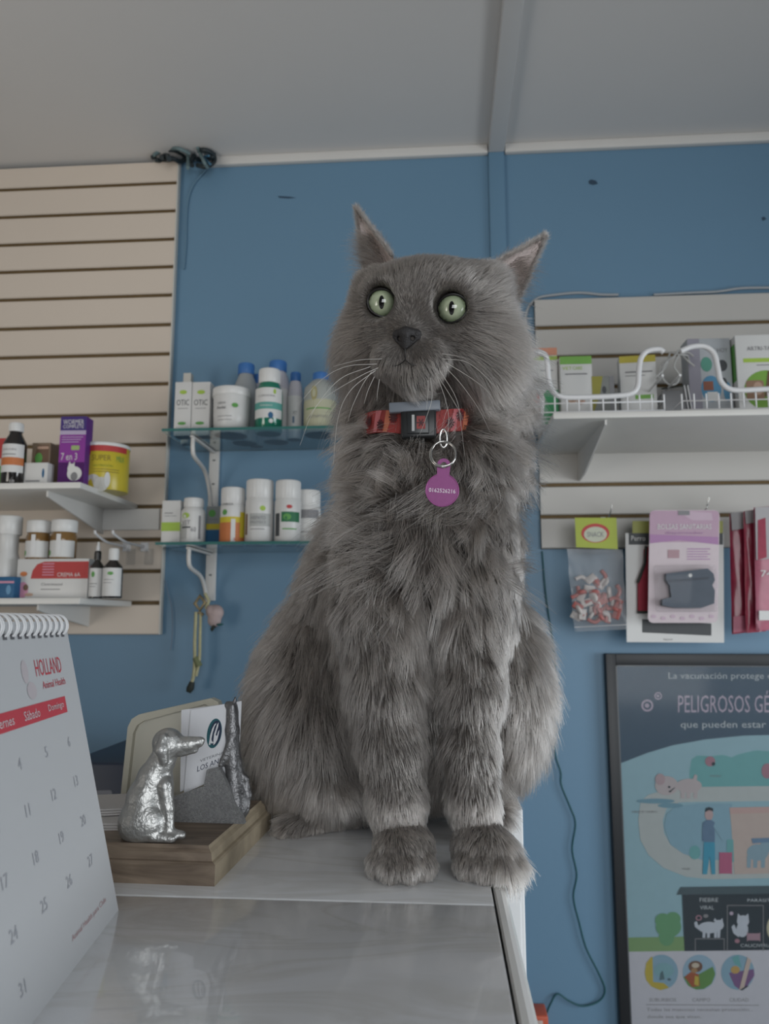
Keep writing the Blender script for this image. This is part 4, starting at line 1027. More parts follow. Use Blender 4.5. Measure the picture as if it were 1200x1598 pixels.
# ================================================================== PRODUCTS
pwhite = mat('product_white', (0.60, 0.60, 0.59), 0.35, noise=.03, nscale=12); pcream = mat('product_offwhite', (0.52, 0.51, 0.47), 0.45, noise=.04)
capw = mat('cap_white', (0.66, 0.66, 0.65), 0.35, noise=.03, nscale=30); lblw = ink('label_white', .62, .62, .61)
green = ink('print_green', .10, .30, .07); lime = ink('print_lime', .33, .48, .07); dgreen = ink('print_dark_green', .02, .14, .06); txtd = ink('print_dark', .05, .055, .06)
txtg = ink('print_midgrey', .20, .20, .21); yel = ink('print_yellow', .55, .44, .03); redp = ink('print_red', .42, .04, .04); orangep = ink('print_orange', .50, .16, .05)
bluep = ink('print_blue', .015, .10, .22); purp = ink('print_purple', .10, .022, .20); violet = ink('print_violet', .22, .03, .27); brown = ink('print_brown', .14, .08, .05)
tealp = ink('print_teal', .10, .33, .29); capb = mat('cap_blue', (0.045, 0.16, 0.42), 0.4, noise=.05); amber = mat('amber_dark_bottle', (0.012, 0.010, 0.009), 0.12, coat=.5)
pinkp = ink('print_pink', .55, .26, .36); skinp = ink('print_tan', .45, .30, .22)
def span(px0, px1, ytop, ybot, Y, zb=None):
    a = atY((px0 + px1) / 2, ybot, Y); t_ = atY((px0 + px1) / 2, ytop, Y); w_ = (px1 - px0) * (atY(px1, ybot, Y) - atY(px0, ybot, Y)).length / (px1 - px0)
    z = a.z if zb is None else zb
    return a.x, z, w_, t_.z - z
def carton(name, label, cat_, px0, px1, ytop, ybot, Y, d, mt, art=None, rz=0, zb=None, group=None, bev=.0008):
    """box whose front face stands at depth Y; art(mb, w, h) prints on it"""
    x, z, w_, h = span(px0, px1, ytop, ybot, Y, zb)
    m = MB().box(-w_ / 2, 0, 0, w_ / 2, d, h, mt, bev); m.front(0, -.0002, 0)
    if art: art(m, w_, h)
    o = m.build(name, loc=(x, Y, z)); o.rotation_euler = (0, 0, R(rz)); return tag(o, label, cat_, group)
def bottle(name, label, cat_, px0, px1, ytop, ybot, Y, bodym, capm, shape, art=None, zb=None, group=None, sy=1.0, capart=None, liquid=None):
    """shape: list of (radius fraction, height fraction) for the body; cap: (radius fraction, from, to)"""
    x, z, w_, h = span(px0, px1, ytop, ybot, Y, zb); r = w_ / 2
    t = thing(name, label, cat_, (x, Y, z), 0, group)
    MB().lathe([(a * r, b_ * h) for a, b_ in shape['body']], bodym, 36, sy=sy).build('bottle_body', t)
    c_, z0, z1 = shape['cap']; cr_ = c_ * r; n = 30
    m = MB().lathe([(cr_ * .97, z0 * h), (cr_, z0 * h + .001), (cr_, z1 * h - .003), (cr_ * .96, z1 * h - .0008), (cr_ * .86, z1 * h)], capm, 36, sy=sy)
    if shape.get('ribs', True):
        for k in range(24):
            a = 2 * math.pi * k / 24; m.T = Matrix.Rotation(a, 4, 'Z'); m.box(-.0006, -cr_ - .0004, z0 * h + .0015, .0006, -cr_ + .0008, z1 * h - .004, capm)
        m.T = Matrix.Identity(4)
    m.build('cap', t)
    if art:
        m = MB().wrap(r * shape.get('lr', 1.0), 0); art(m, r * shape.get('lr', 1.0), h); m.build('label_wrap', t)
    return t
JAR = dict(body=[(.90, 0), (.98, .012), (1, .03), (1, .66), (.97, .72), (.80, .78), (.74, .80), (.74, .84)], cap=(.80, .80, 1.0))
TALL = dict(body=[(.92, 0), (1, .02), (1, .60), (.99, .66), (.93, .70), (.90, .72)], cap=(.94, .70, 1.0))
# ---- upper left white shelf
zA = .2745 + .013
def art_purple(m, w_, h):
    m.rect(-w_ / 2, h * .80, w_ / 2, h, ink('print_indigo', .045, .022, .16)); m.rect(-w_ / 2, 0, w_ / 2, h * .74, violet); m.rect(-w_ / 2, 0, w_ / 2, h * .35, purp, 1)
    m.rect(-w_ / 2, h * .74, w_ / 2, h * .80, ink('print_lilac', .42, .36, .50)); m.txt('WORMER', 0, h * .92, w_ * .8, h * .07, lblw, 2); m.txt('COMPLETE', 0, h * .855, w_ * .8, h * .05, lblw, 2)
    for i in range(3): m.rect(-w_ * .42, h * (.70 - .035 * i), w_ * (.4 - .08 * i), h * (.71 - .035 * i), ink('print_lilac', 0, 0, 0), 2)
    m.rrect(-.002, h * .52, w_ * .28, h * .585, .002, ink('print_palegreen', .30, .40, .16), 2)
    m.txt('7 en 3', -w_ * .1, h * .43, w_ * .62, h * .10, lblw, 2)
    m.ell(w_ * .14, h * .19, w_ * .28, h * .10, lblw, 2).ell(w_ * .02, h * .26, w_ * .15, h * .07, lblw, 3).ell(w_ * .14, h * .15, w_ * .13, h * .06, txtg, 4)
    m.pg([(-w_ * .10, h * .30), (-w_ * .06, h * .37), (0, h * .31)], lblw, 4).pg([(w_ * .06, h * .31), (w_ * .13, h * .36), (w_ * .14, h * .29)], lblw, 4)
    m.rect(-w_ / 2, 0, w_ * .2, h * .055, ink('print_cream', .45, .40, .22), 3)
carton('medicine_box', 'tall purple medicine box with white lettering on the upper white shelf', 'box', 90, 130, 650, 748, 1.585, .035, purp, art_purple, rz=2, zb=zA)
carton('medicine_box', 'small brown and green medicine box leaning beside the tall purple one', 'box', 47, 76, 691, 748, 1.60, .05, ink('box_brown', .22, .16, .11), lambda m, w_, h: (m.pg([(-w_ * .45, h * .42), (w_ * .42, h * .42), (w_ * .42, h * .95), (-w_ * .2, h * .95)], brown), m.ell(-w_ * .1, h * .66, w_ * .2, h * .12, green, 2), m.rect(-w_ * .2, h * .86, w_ * .4, h * .92, skinp, 2)), zb=zA)
carton('medicine_box', 'low white medicine box in front of the small brown and green box', 'box', 36, 73, 722, 750, 1.57, .028, pwhite, lambda m, w_, h: (m.rect(-w_ * .4, h * .2, w_ * .2, h * .26, txtg), m.ell(w_ * .33, h * .55, w_ * .05, h * .2, bluep, 1)), zb=zA)
carton('medicine_box', 'beige and red box at the far left of the upper white shelf', 'box', -22, 9, 684, 749, 1.60, .05, pcream, lambda m, w_, h: (m.rect(-w_ / 2, h * .6, w_ / 2, h, redp), m.rect(-w_ / 2, h * .12, w_ / 2, h * .45, green)), zb=zA)
carton('medicine_box', 'narrow beige box behind the small brown and green box', 'box', 74, 90, 697, 748, 1.64, .03, pcream, None, zb=zA)
MED = dict(body=[(.94, 0), (1, .015), (1, .62), (.96, .68), (.60, .80), (.52, .83), (.52, .90)], cap=(.60, .86, 1.0))
def art_med(m, r, h): m.rect(-r * 1.35, h * .20, r * 1.35, h * .64, lblw, 1, 14); m.rect(-r * 1.35, h * .31, r * 1.35, h * .43, orangep, 2, 14); m.txt('JARABE', 0, h * .55, r * 1.3, h * .035, txtg, 2); m.rect(-r * .7, h * .47, r * .6, h * .485, txtg, 2, 6); m.txt('10', r * .45, h * .06, r * .35, h * .045, lblw, 2)
bottle('syrup_bottle', 'dark syrup bottle with white cap and orange-striped label on the upper white shelf', 'bottle', 3, 37, 661, 751, 1.57, amber, capw, MED, art_med, zb=zA)
# yellow tin
x, z, w_, h = span(128, 197, 697, 770, 1.66, zA); r = w_ / 2
t = thing('powder_tin', 'yellow tin with red band and white plastic lid on the upper white shelf', 'tin', (x, 1.66, z))
MB().lathe([(r * .99, 0), (r, .001), (r, h * .93), (r * .99, h * .935)], mat('tin_yellow', (0.52, 0.42, 0.035), .3, noise=.1, nscale=20), 40).build('tin_body', t)
MB().lathe([(r * 1.02, h * .925), (r * 1.03, h * .93), (r * 1.03, h * .985), (r * 1.0, h), (r * .9, h)], capw, 40).build('lid', t)
m = MB().wrap(r, 0, a0=.22); m.rect(-r * 1.8, h * .80, r * 1.2, h * .925, redp, 1, 24); m.ell(-r * .62, h * .80, r * .17, h * .13, redp, 2); m.ell(-r * .62, h * .80, r * .09, h * .07, pinkp, 3)
m.txt('SUPER', r * .02, h * .66, r * .80, h * .12, ink('print_olive', .22, .16, .02), 2); m.txt('MILK', r * .85, h * .66, r * .40, h * .12, green, 2); m.txt('NUTRICIÓN', r * .1, h * .50, r * .8, h * .055, ink('print_green2', .18, .25, .02), 2)
for i in range(2): m.rect(-r * .3, h * (.41 - .05 * i), r * .8, h * (.425 - .05 * i), ink('print_olive', 0, 0, 0), 2, 6)
m.ell(-r * .30, h * .14, r * .35, h * .17, pcream, 2); m.ell(r * .05, h * .10, r * .3, h * .15, pcream, 3); m.ell(r * .30, h * .20, r * .12, h * .16, lblw, 4)
m.build('label_wrap', t)
# ---- lower left white shelf
zB = .0355 + .013
def art_carton(m, w_, h):
    m.pg([(-w_ * .30, h * .50), (w_ * .5, h * .50), (w_ * .5, h * .93), (-w_ * .12, h * .93), (-w_ * .22, h * .86), (-w_ * .28, h * .70)], redp); m.txt('CREMA 6A', w_ * .23, h * .60, w_ * .32, h * .10, lblw, 2)
    for i in range(5): m.rect(-w_ * .14, h * (.86 - .07 * i), w_ * .02, h * (.885 - .07 * i), pinkp, 2)
    m.ell(-w_ * .40, h * .62, w_ * .05, h * .06, orangep, 2); m.txt('Clotrimazol', 0, h * .36, w_ * .3, h * .07, txtg, 1); m.rect(-w_ * .15, h * .22, w_ * .12, h * .24, txtg, 1)
    m.ell(-w_ * .40, h * .22, w_ * .075, h * .20, pinkp, 1); m.ell(-w_ * .36, h * .28, w_ * .035, h * .08, brown, 2); m.ell(-w_ * .31, h * .10, w_ * .06, h * .04, skinp, 2)
CY = 1.60
carton('ointment_box', 'long red and white carton lying on the lower white shelf', 'box', 24, 136, 872, 926, CY, .055, pwhite, art_carton, zb=zB)
_x, _z, _w, _hc = span(24, 136, 872, 926, CY, zB)
WJ = dict(body=[(.93, 0), (1, .03), (1, .50), (.97, .60), (.88, .66), (.88, .70)], cap=(1.0, .68, 1.0), ribs=False)
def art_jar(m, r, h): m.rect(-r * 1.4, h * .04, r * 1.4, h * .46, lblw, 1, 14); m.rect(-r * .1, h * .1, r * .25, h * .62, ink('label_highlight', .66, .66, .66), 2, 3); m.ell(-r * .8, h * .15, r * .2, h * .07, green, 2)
ambj = mat('amber_jar', (0.20, 0.11, 0.035), 0.2, coat=.4)
bottle('ointment_jar', 'left amber jar with white lid standing on the red and white carton', 'jar', 41, 76, 813, 870, 1.628, ambj, capw, WJ, art_jar, zb=zB + _hc + .0005)
bottle('ointment_jar', 'right amber jar with white lid standing on the red and white carton', 'jar', 79, 117, 812, 870, 1.628, ambj, capw, WJ, art_jar, zb=zB + _hc + .0005)
DROP = dict(body=[(.95, 0), (1, .02), (1, .50), (.92, .57), (.42, .66), (.40, .70)], cap=(.46, .68, .84))
def art_drop(m, r, h): m.rect(-r * 1.4, h * .03, r * 1.4, h * .53, lblw, 1, 14); m.ell(-r * .1, h * .42, r * .25, h * .05, green, 2); m.rect(-r * .6, h * .25, r * .5, h * .262, txtg, 2, 5); m.rect(-r * .6, h * .20, r * .3, h * .21, txtg, 2, 5)
b1 = bottle('dropper_bottle', 'dark dropper bottle with a slim clear top beside the red and white carton', 'bottle', 139, 160, 846, 928, 1.60, amber, amber, DROP, art_drop, zb=zB)
x, z, w_, h = span(139, 160, 846, 928, 1.60, zB)
MB().lathe([(.0032, h * .83), (.0045, h * .86), (.0040, h * .92), (.0026, h * .95), (.0022, h)], mat('clear_nozzle', (.6, .6, .6), .15), 16).build('nozzle', b1)
DROP2 = dict(body=[(.95, 0), (1, .02), (1, .56), (.92, .64), (.45, .74), (.44, .78)], cap=(.50, .76, 1.0))
def art_drop2(m, r, h): m.rect(-r * 1.4, h * .04, r * 1.4, h * .60, lblw, 1, 14); m.ell(r * .15, h * .49, r * .30, h * .035, green, 2); m.rect(-r * .6, h * .36, r * .5, h * .37, txtg, 2, 5); m.rect(-r * .6, h * .30, r * .3, h * .31, txtg, 2, 5)
bottle('dropper_bottle', 'dark bottle with white screw cap at the right end of the lower white shelf', 'bottle', 160, 189, 856, 931, 1.595, amber, capw, DROP2, art_drop2, zb=zB)
PUMP = dict(body=[(.93, 0), (1, .02), (1, .45), (.80, .56), (.80, .75), (.9, .78)], cap=(1.0, .77, 1.0), ribs=False)
bottle('spray_bottle', 'white plastic spray bottle at the far left of the lower white shelf', 'bottle', -12, 26, 806, 926, 1.63, pwhite, capw, PUMP, None, zb=zB)
carton('medicine_box', 'small dark blue box lying at the far left of the lower white shelf', 'box', -8, 21, 900, 927, 1.575, .04, bluep, lambda m, w_, h: (m.ell(w_ * .22, h * .4, w_ * .13, h * .22, ink('print_skyblue', .12, .28, .45), 1), m.rect(-w_ / 2, h * .7, w_ / 2, h * .8, pinkp, 1)), zb=zB)
# ---- upper glass shelf
def art_oto(m, w_, h): m.ell(0, h * .80, w_ * .22, h * .04, lime); m.txt('OTIC', 0, h * .60, w_ * .75, h * .11, txtd, 1); m.rect(-w_ * .3, h * .48, w_ * .3, h * .49, txtg, 1); m.ell(-w_ * .02, h * .20, w_ * .25, h * .03, green, 1); m.rect(-w_ * .4, h * .12, w_ * .4, h * .125, txtg, 1)
carton('medicine_box', 'left of the twin white ear-drop boxes on the upper glass shelf', 'box', 271, 297, 596, 667, 1.68, .035, pwhite, art_oto, zb=G1Z)
carton('medicine_box', 'right of the twin white ear-drop boxes on the upper glass shelf', 'box', 298, 326, 596, 667, 1.68, .035, pwhite, art_oto, zb=G1Z)
carton('wooden_pot', 'narrow beige packet standing up behind the twin white boxes', 'packet', 283, 295, 582, 667, 1.76, .02, pcream, None, zb=G1Z).name = 'tall_packet'
TUB = dict(body=[(.86, 0), (.92, .01), (.96, .4), (.98, .80), (.98, .84)], cap=(1.03, .80, 1.0), ribs=False)
def art_tub(m, r, h): m.txt('CREMA', -r * .3, h * .60, r * .5, h * .05, txtg, 1); m.txt('Podal', -r * .3, h * .50, r * .5, h * .06, txtd, 1); m.ell(r * .45, h * .55, r * .17, h * .05, green, 1); m.rect(-r * .5, h * .3, r * .3, h * .31, txtg, 1, 5); m.rect(-r * .5, h * .22, r * .3, h * .23, txtg, 1, 5)
bottle('plastic_tub', 'squat white plastic tub with printed front on the upper glass shelf', 'tub', 332, 389, 609, 669, 1.69, pwhite, capw, TUB, art_tub, zb=G1Z)
frost = mat('frosted_clear_plastic', (0.42, 0.45, 0.47), 0.25, trans=.25)
BLUE = dict(body=[(.93, 0), (1, .02), (1, .60), (.96, .68), (.62, .82), (.55, .85), (.55, .88)], cap=(.62, .86, 1.0))
bottle('solution_bottle', 'clear bottle with blue cap standing behind the squat white tub', 'bottle', 362, 402, 569, 668, 1.765, frost, capb, BLUE, None, zb=G1Z)
HYP = dict(body=[(.93, 0), (1, .02), (1, .62), (.97, .68), (.80, .80), (.62, .86), (.60, .88)], cap=(.66, .86, 1.0))
def art_plain(m, r, h): m.rect(-r * 1.2, h * .12, r * 1.2, h * .62, lblw, 1, 12); m.rect(-r * .1, h * .2, r * .1, h * .3, bluep, 2, 2); m.txt('PET', r * .2, h * .35, r * .5, h * .06, txtg, 2)
lil = mat('product_lilac_white', (0.50, 0.49, 0.54), .4, noise=.03)
bottle('solution_bottle', 'tall white bottle with blue cap behind the green bottle', 'bottle', 412, 452, 565, 669, 1.76, lil, capb, HYP, art_plain, zb=G1Z)
bottle('solution_bottle', 'pale lilac bottle with blue cap just left of the cat\'s cheek', 'bottle', 448, 472, 582, 669, 1.74, lil, capb, HYP, art_plain, zb=G1Z)
bottle('solution_bottle', 'half-hidden bottle with dark blue cap between the clear bottle and the green bottle', 'bottle', 390, 412, 585, 669, 1.80, lil, capb, HYP, None, zb=G1Z)
GRN = dict(body=[(.90, 0), (1, .02), (1, .58), (.96, .66), (.80, .72), (.72, .76), (.72, .80)], cap=(.78, .77, 1.0))
gbot = mat('green_liquid_bottle', (0.01, 0.16, 0.10), 0.12, coat=.5)
def art_grn(m, r, h): m.rect(-r * 1.35, h * .18, r * 1.35, h * .66, lblw, 1, 14); m.rect(-r * 1.35, h * .32, r * 1.35, h * .43, tealp, 2, 14); m.txt('CLOREXIDINA', 0, h * .53, r * 1.3, h * .03, txtg, 2); m.txt('Shampoo', 0, h * .375, r * .9, h * .04, lblw, 3); m.ell(r * .35, h * .22, r * .18, h * .05, bluep, 3); m.ell(r * .38, h * .13, r * .15, h * .035, lblw, 3); m.ell(r * .62, h * .60, r * .10, h * .04, lime, 3)
bottle('shampoo_bottle', 'green bottle with white cap and white and teal label on the upper glass shelf', 'bottle', 398, 440, 578, 672, 1.68, gbot, capw, GRN, art_grn, zb=G1Z)
JUG = dict(body=[(.93, 0), (1, .03), (1, .66), (.96, .74), (.55, .86), (.45, .88)], cap=(.48, .86, 1.0))
jugm = mat('jug_frosted', (0.36, 0.38, 0.36), .3, trans=.1); lcream = ink('label_cream', .42, .42, .30)
def art_jug(m, r, h): m.rect(-r * 1.3, h * .04, r * 1.3, h * .50, lcream, 1, 12); m.ell(-r * .25, h * .60, r * .20, h * .12, ink('print_ochre', .33, .30, .14), 1); m.ell(-r * .25, h * .60, r * .11, h * .07, lcream, 2); m.rect(-r * .8, h * .34, r * .8, h * .36, green, 2, 6); m.txt('ANTISÉPTICO', 0, h * .22, r * 1.2, h * .05, txtg, 2)
bottle('antiseptic_bottle', 'stout frosted bottle with cream label partly behind the cat\'s whiskers', 'bottle', 474, 526, 583, 669, 1.70, jugm, capb, JUG, art_jug, zb=G1Z)
# ---- lower glass shelf
def art_band(m, w_, h): m.rect(-w_ / 2, h * .30, w_ / 2, h * .50, lime); m.rect(-w_ * .35, h * .70, w_ * .1, h * .72, txtg); m.rect(-w_ * .35, h * .64, w_ * .3, h * .65, txtg)
carton('medicine_box', 'small white box with a lime band at the left end of the lower glass shelf', 'box', 251, 280, 781, 843, 1.68, .03, pwhite, art_band, zb=G2Z)
def art_vit(m, r, h): m.ell(-r * .35, h * .60, r * .35, h * .06, lime, 1); m.rect(-r * 1.3, h * .10, -r * .2, h * .42, ink('label_palegrey', .40, .41, .40), 1, 8); m.txt('VIT', -r * .3, h * .45, r * .8, h * .09, txtg, 2); m.rect(-r * .7, h * .33, r * .1, h * .36, txtd, 2, 5); m.rect(r * .75, h * .1, r * .95, h * .6, txtg, 2, 2); m.txt('60', r * .35, h * .3, r * .4, h * .1, txtg, 2)
bottle('vitamin_bottle', 'short white pill bottle beside the small box with a lime band', 'bottle', 282, 319, 778, 843, 1.69, pwhite, capw, JAR, art_vit, zb=G2Z)
def art_by(m, w_, h): m.rect(-w_ / 2, 0, w_ / 2, h * .40, bluep); m.rect(-w_ / 2, h * .42, w_ / 2, h * .56, yel); m.ell(-w_ * .1, h * .82, w_ * .25, h * .09, green); m.rect(-w_ * .3, h * .66, w_ * .3, h * .68, txtg)
carton('medicine_box', 'narrow blue and yellow box behind the orange-labelled bottle', 'box', 321, 343, 790, 843, 1.73, .03, ink('box_greyblue', .25, .27, .27), art_by, zb=G2Z)
def art_or(m, r, h): m.rect(-r * 1.45, h * .02, r * 1.45, h * .36, orangep, 1, 14); m.rect(-r * 1.45, h * .36, r * 1.45, h * .46, yel, 1, 14); m.rect(r * .15, h * .02, r * .5, h * .42, lblw, 2, 3); m.ell(-r * .4, h * .54, r * .22, h * .05, green, 2); m.txt('OMEGA', -r * .2, h * .68, r * 1.0, h * .035, txtd, 1); m.txt('3', r * .42, h * .06, r * .15, h * .05, redp, 3); m.rect(r * .9, h * .1, r * 1.45, h * .55, yel, 2, 5)
bottle('vitamin_bottle', 'white bottle with orange and yellow label on the lower glass shelf', 'bottle', 343, 381, 762, 843, 1.68, pwhite, capw, TALL, art_or, zb=G2Z)
def art_w1(m, r, h): m.ell(r * .45, h * .53, r * .20, h * .04, lime, 1); m.rect(-r * .5, h * .25, r * 1.1, h * .45, ink('label_palegrey', 0, 0, 0), 1, 8); m.txt('HEPATO', r * .15, h * .38, r * 1.0, h * .055, txtg, 2); m.txt('PROTECT', r * .15, h * .31, r * 1.1, h * .035, txtg, 2); m.rect(-r * .95, h * .12, -r * .7, h * .45, brown, 1, 2); m.rect(-r * .4, h * .2, r * .6, h * .21, txtg, 2, 4)
bottle('vitamin_bottle', 'tallest plain white bottle in the middle of the lower glass shelf', 'bottle', 382, 426, 750, 843, 1.68, pwhite, capw, TALL, art_w1, zb=G2Z)
def art_w2(m, r, h): m.rect(-r * .9, h * .10, -r * .45, h * .46, txtd, 1, 4); m.rect(-r * .3, h * .32, r * 1.2, h * .48, dgreen, 1, 8); m.ell(r * .15, h * .40, r * .3, h * .05, green, 2); m.ell(r * .30, h * .56, r * .22, h * .03, redp, 1); m.rect(-r * .2, h * .2, r * .9, h * .22, green, 1, 5)
bottle('vitamin_bottle', 'white bottle with dark green label, second from the cat on the lower glass shelf', 'bottle', 428, 469, 751, 843, 1.68, pwhite, capw, TALL, art_w2, zb=G2Z)
def art_w3(m, r, h): m.rect(-r * .7, h * .46, r * 1.1, h * .62, txtg, 1, 8); m.rect(-r * .7, h * .2, r * .8, h * .22, txtg, 1, 6)
bottle('vitamin_bottle', 'white bottle nearest the cat\'s back on the lower glass shelf', 'bottle', 461, 500, 766, 843, 1.71, pwhite, capw, TALL, art_w3, zb=G2Z)

# ---- collar strap and pouch hanging from the lower bracket
hk = atY(318, 925, 1.800)
t = thing('hanging_strap', 'yellowish strap with buckles hanging from the lower white bracket arm', 'strap', hk)
strap = mat('strap_cream', (0.42, 0.40, 0.24), .7, noise=.25, nscale=90); brass = mat('dull_brass', (0.26, 0.21, 0.12), .5, .5, noise=.3, nscale=120); dk = mat('dark_rubber', (.02, .025, .02), .6)
def hq(px, py, dy=0): return tuple(atY(px, py, 1.80 + dy) - hk)
MB().tube(bezier([hq(306, 955), hq(304, 1000), hq(304, 1030), hq(302, 1055), hq(298, 1068)], 5), .0042, strap, 8).tube(bezier([hq(313, 955), hq(312, 1000), hq(311, 1030), hq(306, 1055)], 5), .0036, strap, 8).build('strap_loop', t)
MB().tube([hq(305, 1026), hq(311, 1040)], .008, mat('strap_green', (.16, .18, .09), .7), 8).build('strap_keeper', t)
MB().tube([hq(300, 1064), hq(297, 1074), hq(294, 1080)], [.006, .009, .006], dk, 10).build('strap_end', t)
m = MB(); m.tube([hq(312, 930), hq(320, 940), hq(312, 952), hq(304, 942)], .0045, brass, 8, True).tube([hq(320, 926), hq(326, 938), hq(321, 950)], .004, strap, 8).tube([hq(310, 955), hq(317, 960)], .004, brass, 8); m.build('buckles', t)
po = SDF((-.035, -.025, -.045), (.035, .025, .035), .0012)
c0 = Vector(hq(336, 960)); 
po.ell((0, 0, .006), (.0200, .0135, .0190), .004); po.ell((-.002, 0, -.012), (.0160, .0120, .0160), .005); po.ell((-.012, -.004, .012), (.009, .009, .012), .004)
V_, F_ = po.mesh(); pc = organic('pouch', V_, F_, mat('pouch_pink', (0.42, 0.33, 0.32), .6, noise=.35, nscale=45), None, smooth_it=1)
pc.location = hk + c0 + Vector((0, 0, ZC)); tag(pc, 'small pinkish pouch hanging beside the yellowish strap', 'pouch')
m = MB().tube([(0, -.004, -.024), (-.006, -.006, -.034), (-.005, -.006, -.038)], [.005, .004, .001], dk, 8).tube([(.006, -.006, -.022), (.016, -.010, -.022), (.024, -.01, -.021)], [.002, .003, .0006], mat('pouch_teal', (.02, .10, .10), .6), 8).build('pouch_tassel', pc)
# ================================================================== RIGHT WALL DISPLAY
SC = thing('wall_shelf', 'long white shelf on the right slatwall carrying wire baskets of boxes', 'shelf', (.75, WY, .3965)); cx = .75
zC = .3965; thC = .0125
MB().box(.2235 - cx, 1.50 - WY, 0, 1.25 - cx, -.019, thC, edge_w, .0015).build('shelf_board', SC)
for xb in (.3262, 1.10):
    MB().prism([(-.019, 0), (1.515 - WY, 0), (1.515 - WY, -.010), (1.75 - WY, -.062), (-.019, -.066)], xb - cx, xb - cx + .004, 'x', shelf_w).build('bracket', SC)
zCt = zC + thC
# ---- wire baskets: thick looped rails over a grid of thin wire
BY = 1.512
def basket(label, pts, x0, x1, zb, grp):
    o0 = Vector((x0, BY, zb)); t = thing('wire_basket', label, 'basket', o0, 0, grp)
    q = [atY(px, py, BY) - o0 for px, py in pts]
    for p_ in q: p_.y = 0
    MB().tube(bezier(q, 6), .0054, wire, 10).build('front_rail', t)
    d = .16; w_ = x1 - x0
    MB().tube([(0, 0, .075), (0, d, .075), (w_, d, .075), (w_, 0, .075)], .0026, wire, 8).build('rear_rail', t)
    m = MB(); zt = .036
    for z in (.004, .022):
        m.tube([(0, 0, z), (w_, 0, z), (w_, d, z), (0, d, z)], .0014, wire, 6, True)
    n = max(3, int(w_ / .0235))
    for i in range(n + 1):
        x = w_ * i / n; m.tube([(x, 0, zt), (x, 0, .002), (x, d, .002), (x, d, .075)], .0017, wire, 6)
    for j in range(4): m.tube([(0, d * (j + 1) / 5, .003), (w_, d * (j + 1) / 5, .003)], .0013, wire, 6)
    m.build('wire_grid', t); return t
xb0 = xat(828, 620, BY); xb1 = xat(1036, 620, BY); xb2 = xat(1088, 620, BY)
basket('left white wire basket with a dipped front rail on the right shelf', [(828, 640), (827, 600), (827, 562), (834, 551), (846, 551), (853, 560), (856, 590), (861, 608), (875, 619), (910, 620), (960, 618), (985, 614), (995, 603), (997, 580), (1000, 560), (1010, 548), (1028, 545), (1036, 550)], xb0, xb1, zCt, 'white wire baskets')
basket('right white wire basket with a dipped front rail reaching the frame edge', [(1062, 548), (1080, 541), (1100, 541), (1114, 552), (1120, 575), (1124, 594), (1136, 606), (1155, 609), (1200, 607), (1260, 606)], xb2 - .03, 1.02, zCt, 'white wire baskets')
# ---- boxes in the baskets
def face(m, cu, cv, s, mt1, mt2, k=2):      # small generic animal head print
    m.ell(cu, cv, s, s * .85, mt1, k).pg([(cu - s * .9, cv + s * .3), (cu - s * .8, cv + s * 1.3), (cu - s * .1, cv + s * .7)], mt1, k).pg([(cu + s * .9, cv + s * .3), (cu + s * .8, cv + s * 1.3), (cu + s * .1, cv + s * .7)], mt1, k)
    m.ell(cu - s * .35, cv + s * .1, s * .12, s * .14, mt2, k + 1).ell(cu + s * .35, cv + s * .1, s * .12, s * .14, mt2, k + 1).ell(cu, cv - s * .3, s * .14, s * .10, mt2, k + 1)
def art_r1(m, w_, h):
    m.rect(-w_ / 2, h * .90, w_ / 2, h, ink('print_coral', .50, .22, .14)); m.rect(-w_ / 2, h * .84, w_ / 2, h * .89, lime, 1); m.pg([(-w_ * .1, 0), (w_ / 2, 0), (w_ / 2, h * .45), (w_ * .1, h * .45), (0, h * .40), (w_ * .05, h * .33)], ink('print_midgreen', .04, .26, .10), 1)
    m.rect(-w_ / 2, h * .05, -w_ * .15, h * .42, redp, 1); m.rect(-w_ / 2, h * .12, -w_ * .12, h * .26, brown, 2); m.ell(-w_ * .33, h * .24, w_ * .10, h * .06, lblw, 3); m.ell(-w_ * .33, h * .24, w_ * .04, h * .025, txtd, 4); m.rect(-w_ * .1, h * .70, w_ * .35, h * .71, txtg, 2)
carton('pet_food_box', 'tall white, red and green box with coral top at the left of the baskets', 'box', 826, 872, 543, 640, 1.62, .04, pwhite, art_r1, zb=zCt + .005)
def art_r2(m, w_, h):
    m.rect(-w_ / 2, h * .88, w_ / 2, h, ink('print_leafgreen', .16, .36, .07)); m.txt('VET', -w_ * .28, h * .82, w_ * .3, h * .05, lime, 1); m.txt('CARE', w_ * .05, h * .82, w_ * .3, h * .05, lime, 1); m.rect(-w_ * .35, h * .72, w_ * .35, h * .74, txtg)
    face(m, -w_ * .15, h * .34, w_ * .13, skinp, brown); face(m, w_ * .12, h * .32, w_ * .13, ink('print_peach', .52, .34, .26), brown); m.rect(w_ * .2, h * .1, w_ * .4, h * .12, txtg)
carton('pet_medicine_box', 'white box with green top band and two small animals in the left basket', 'box', 876, 926, 556, 640, 1.60, .035, pwhite, art_r2, zb=zCt + .005)
def art_r3(m, w_, h): m.pg([(-w_ / 2, h * .15), (-w_ * .15, h * .6), (0, h), (-w_ / 2, h)], ink('print_mustard', .26, .24, .04)); m.rect(w_ * .3, 0, w_ / 2, h, txtg); m.ell(w_ * .05, h * .7, w_ * .09, h * .08, txtd, 2)
carton('pet_medicine_box', 'low grey box with a mustard corner lying in the left basket', 'box', 925, 960, 587, 640, 1.60, .04, ink('box_grey', .20, .21, .20), art_r3, zb=zCt + .005)
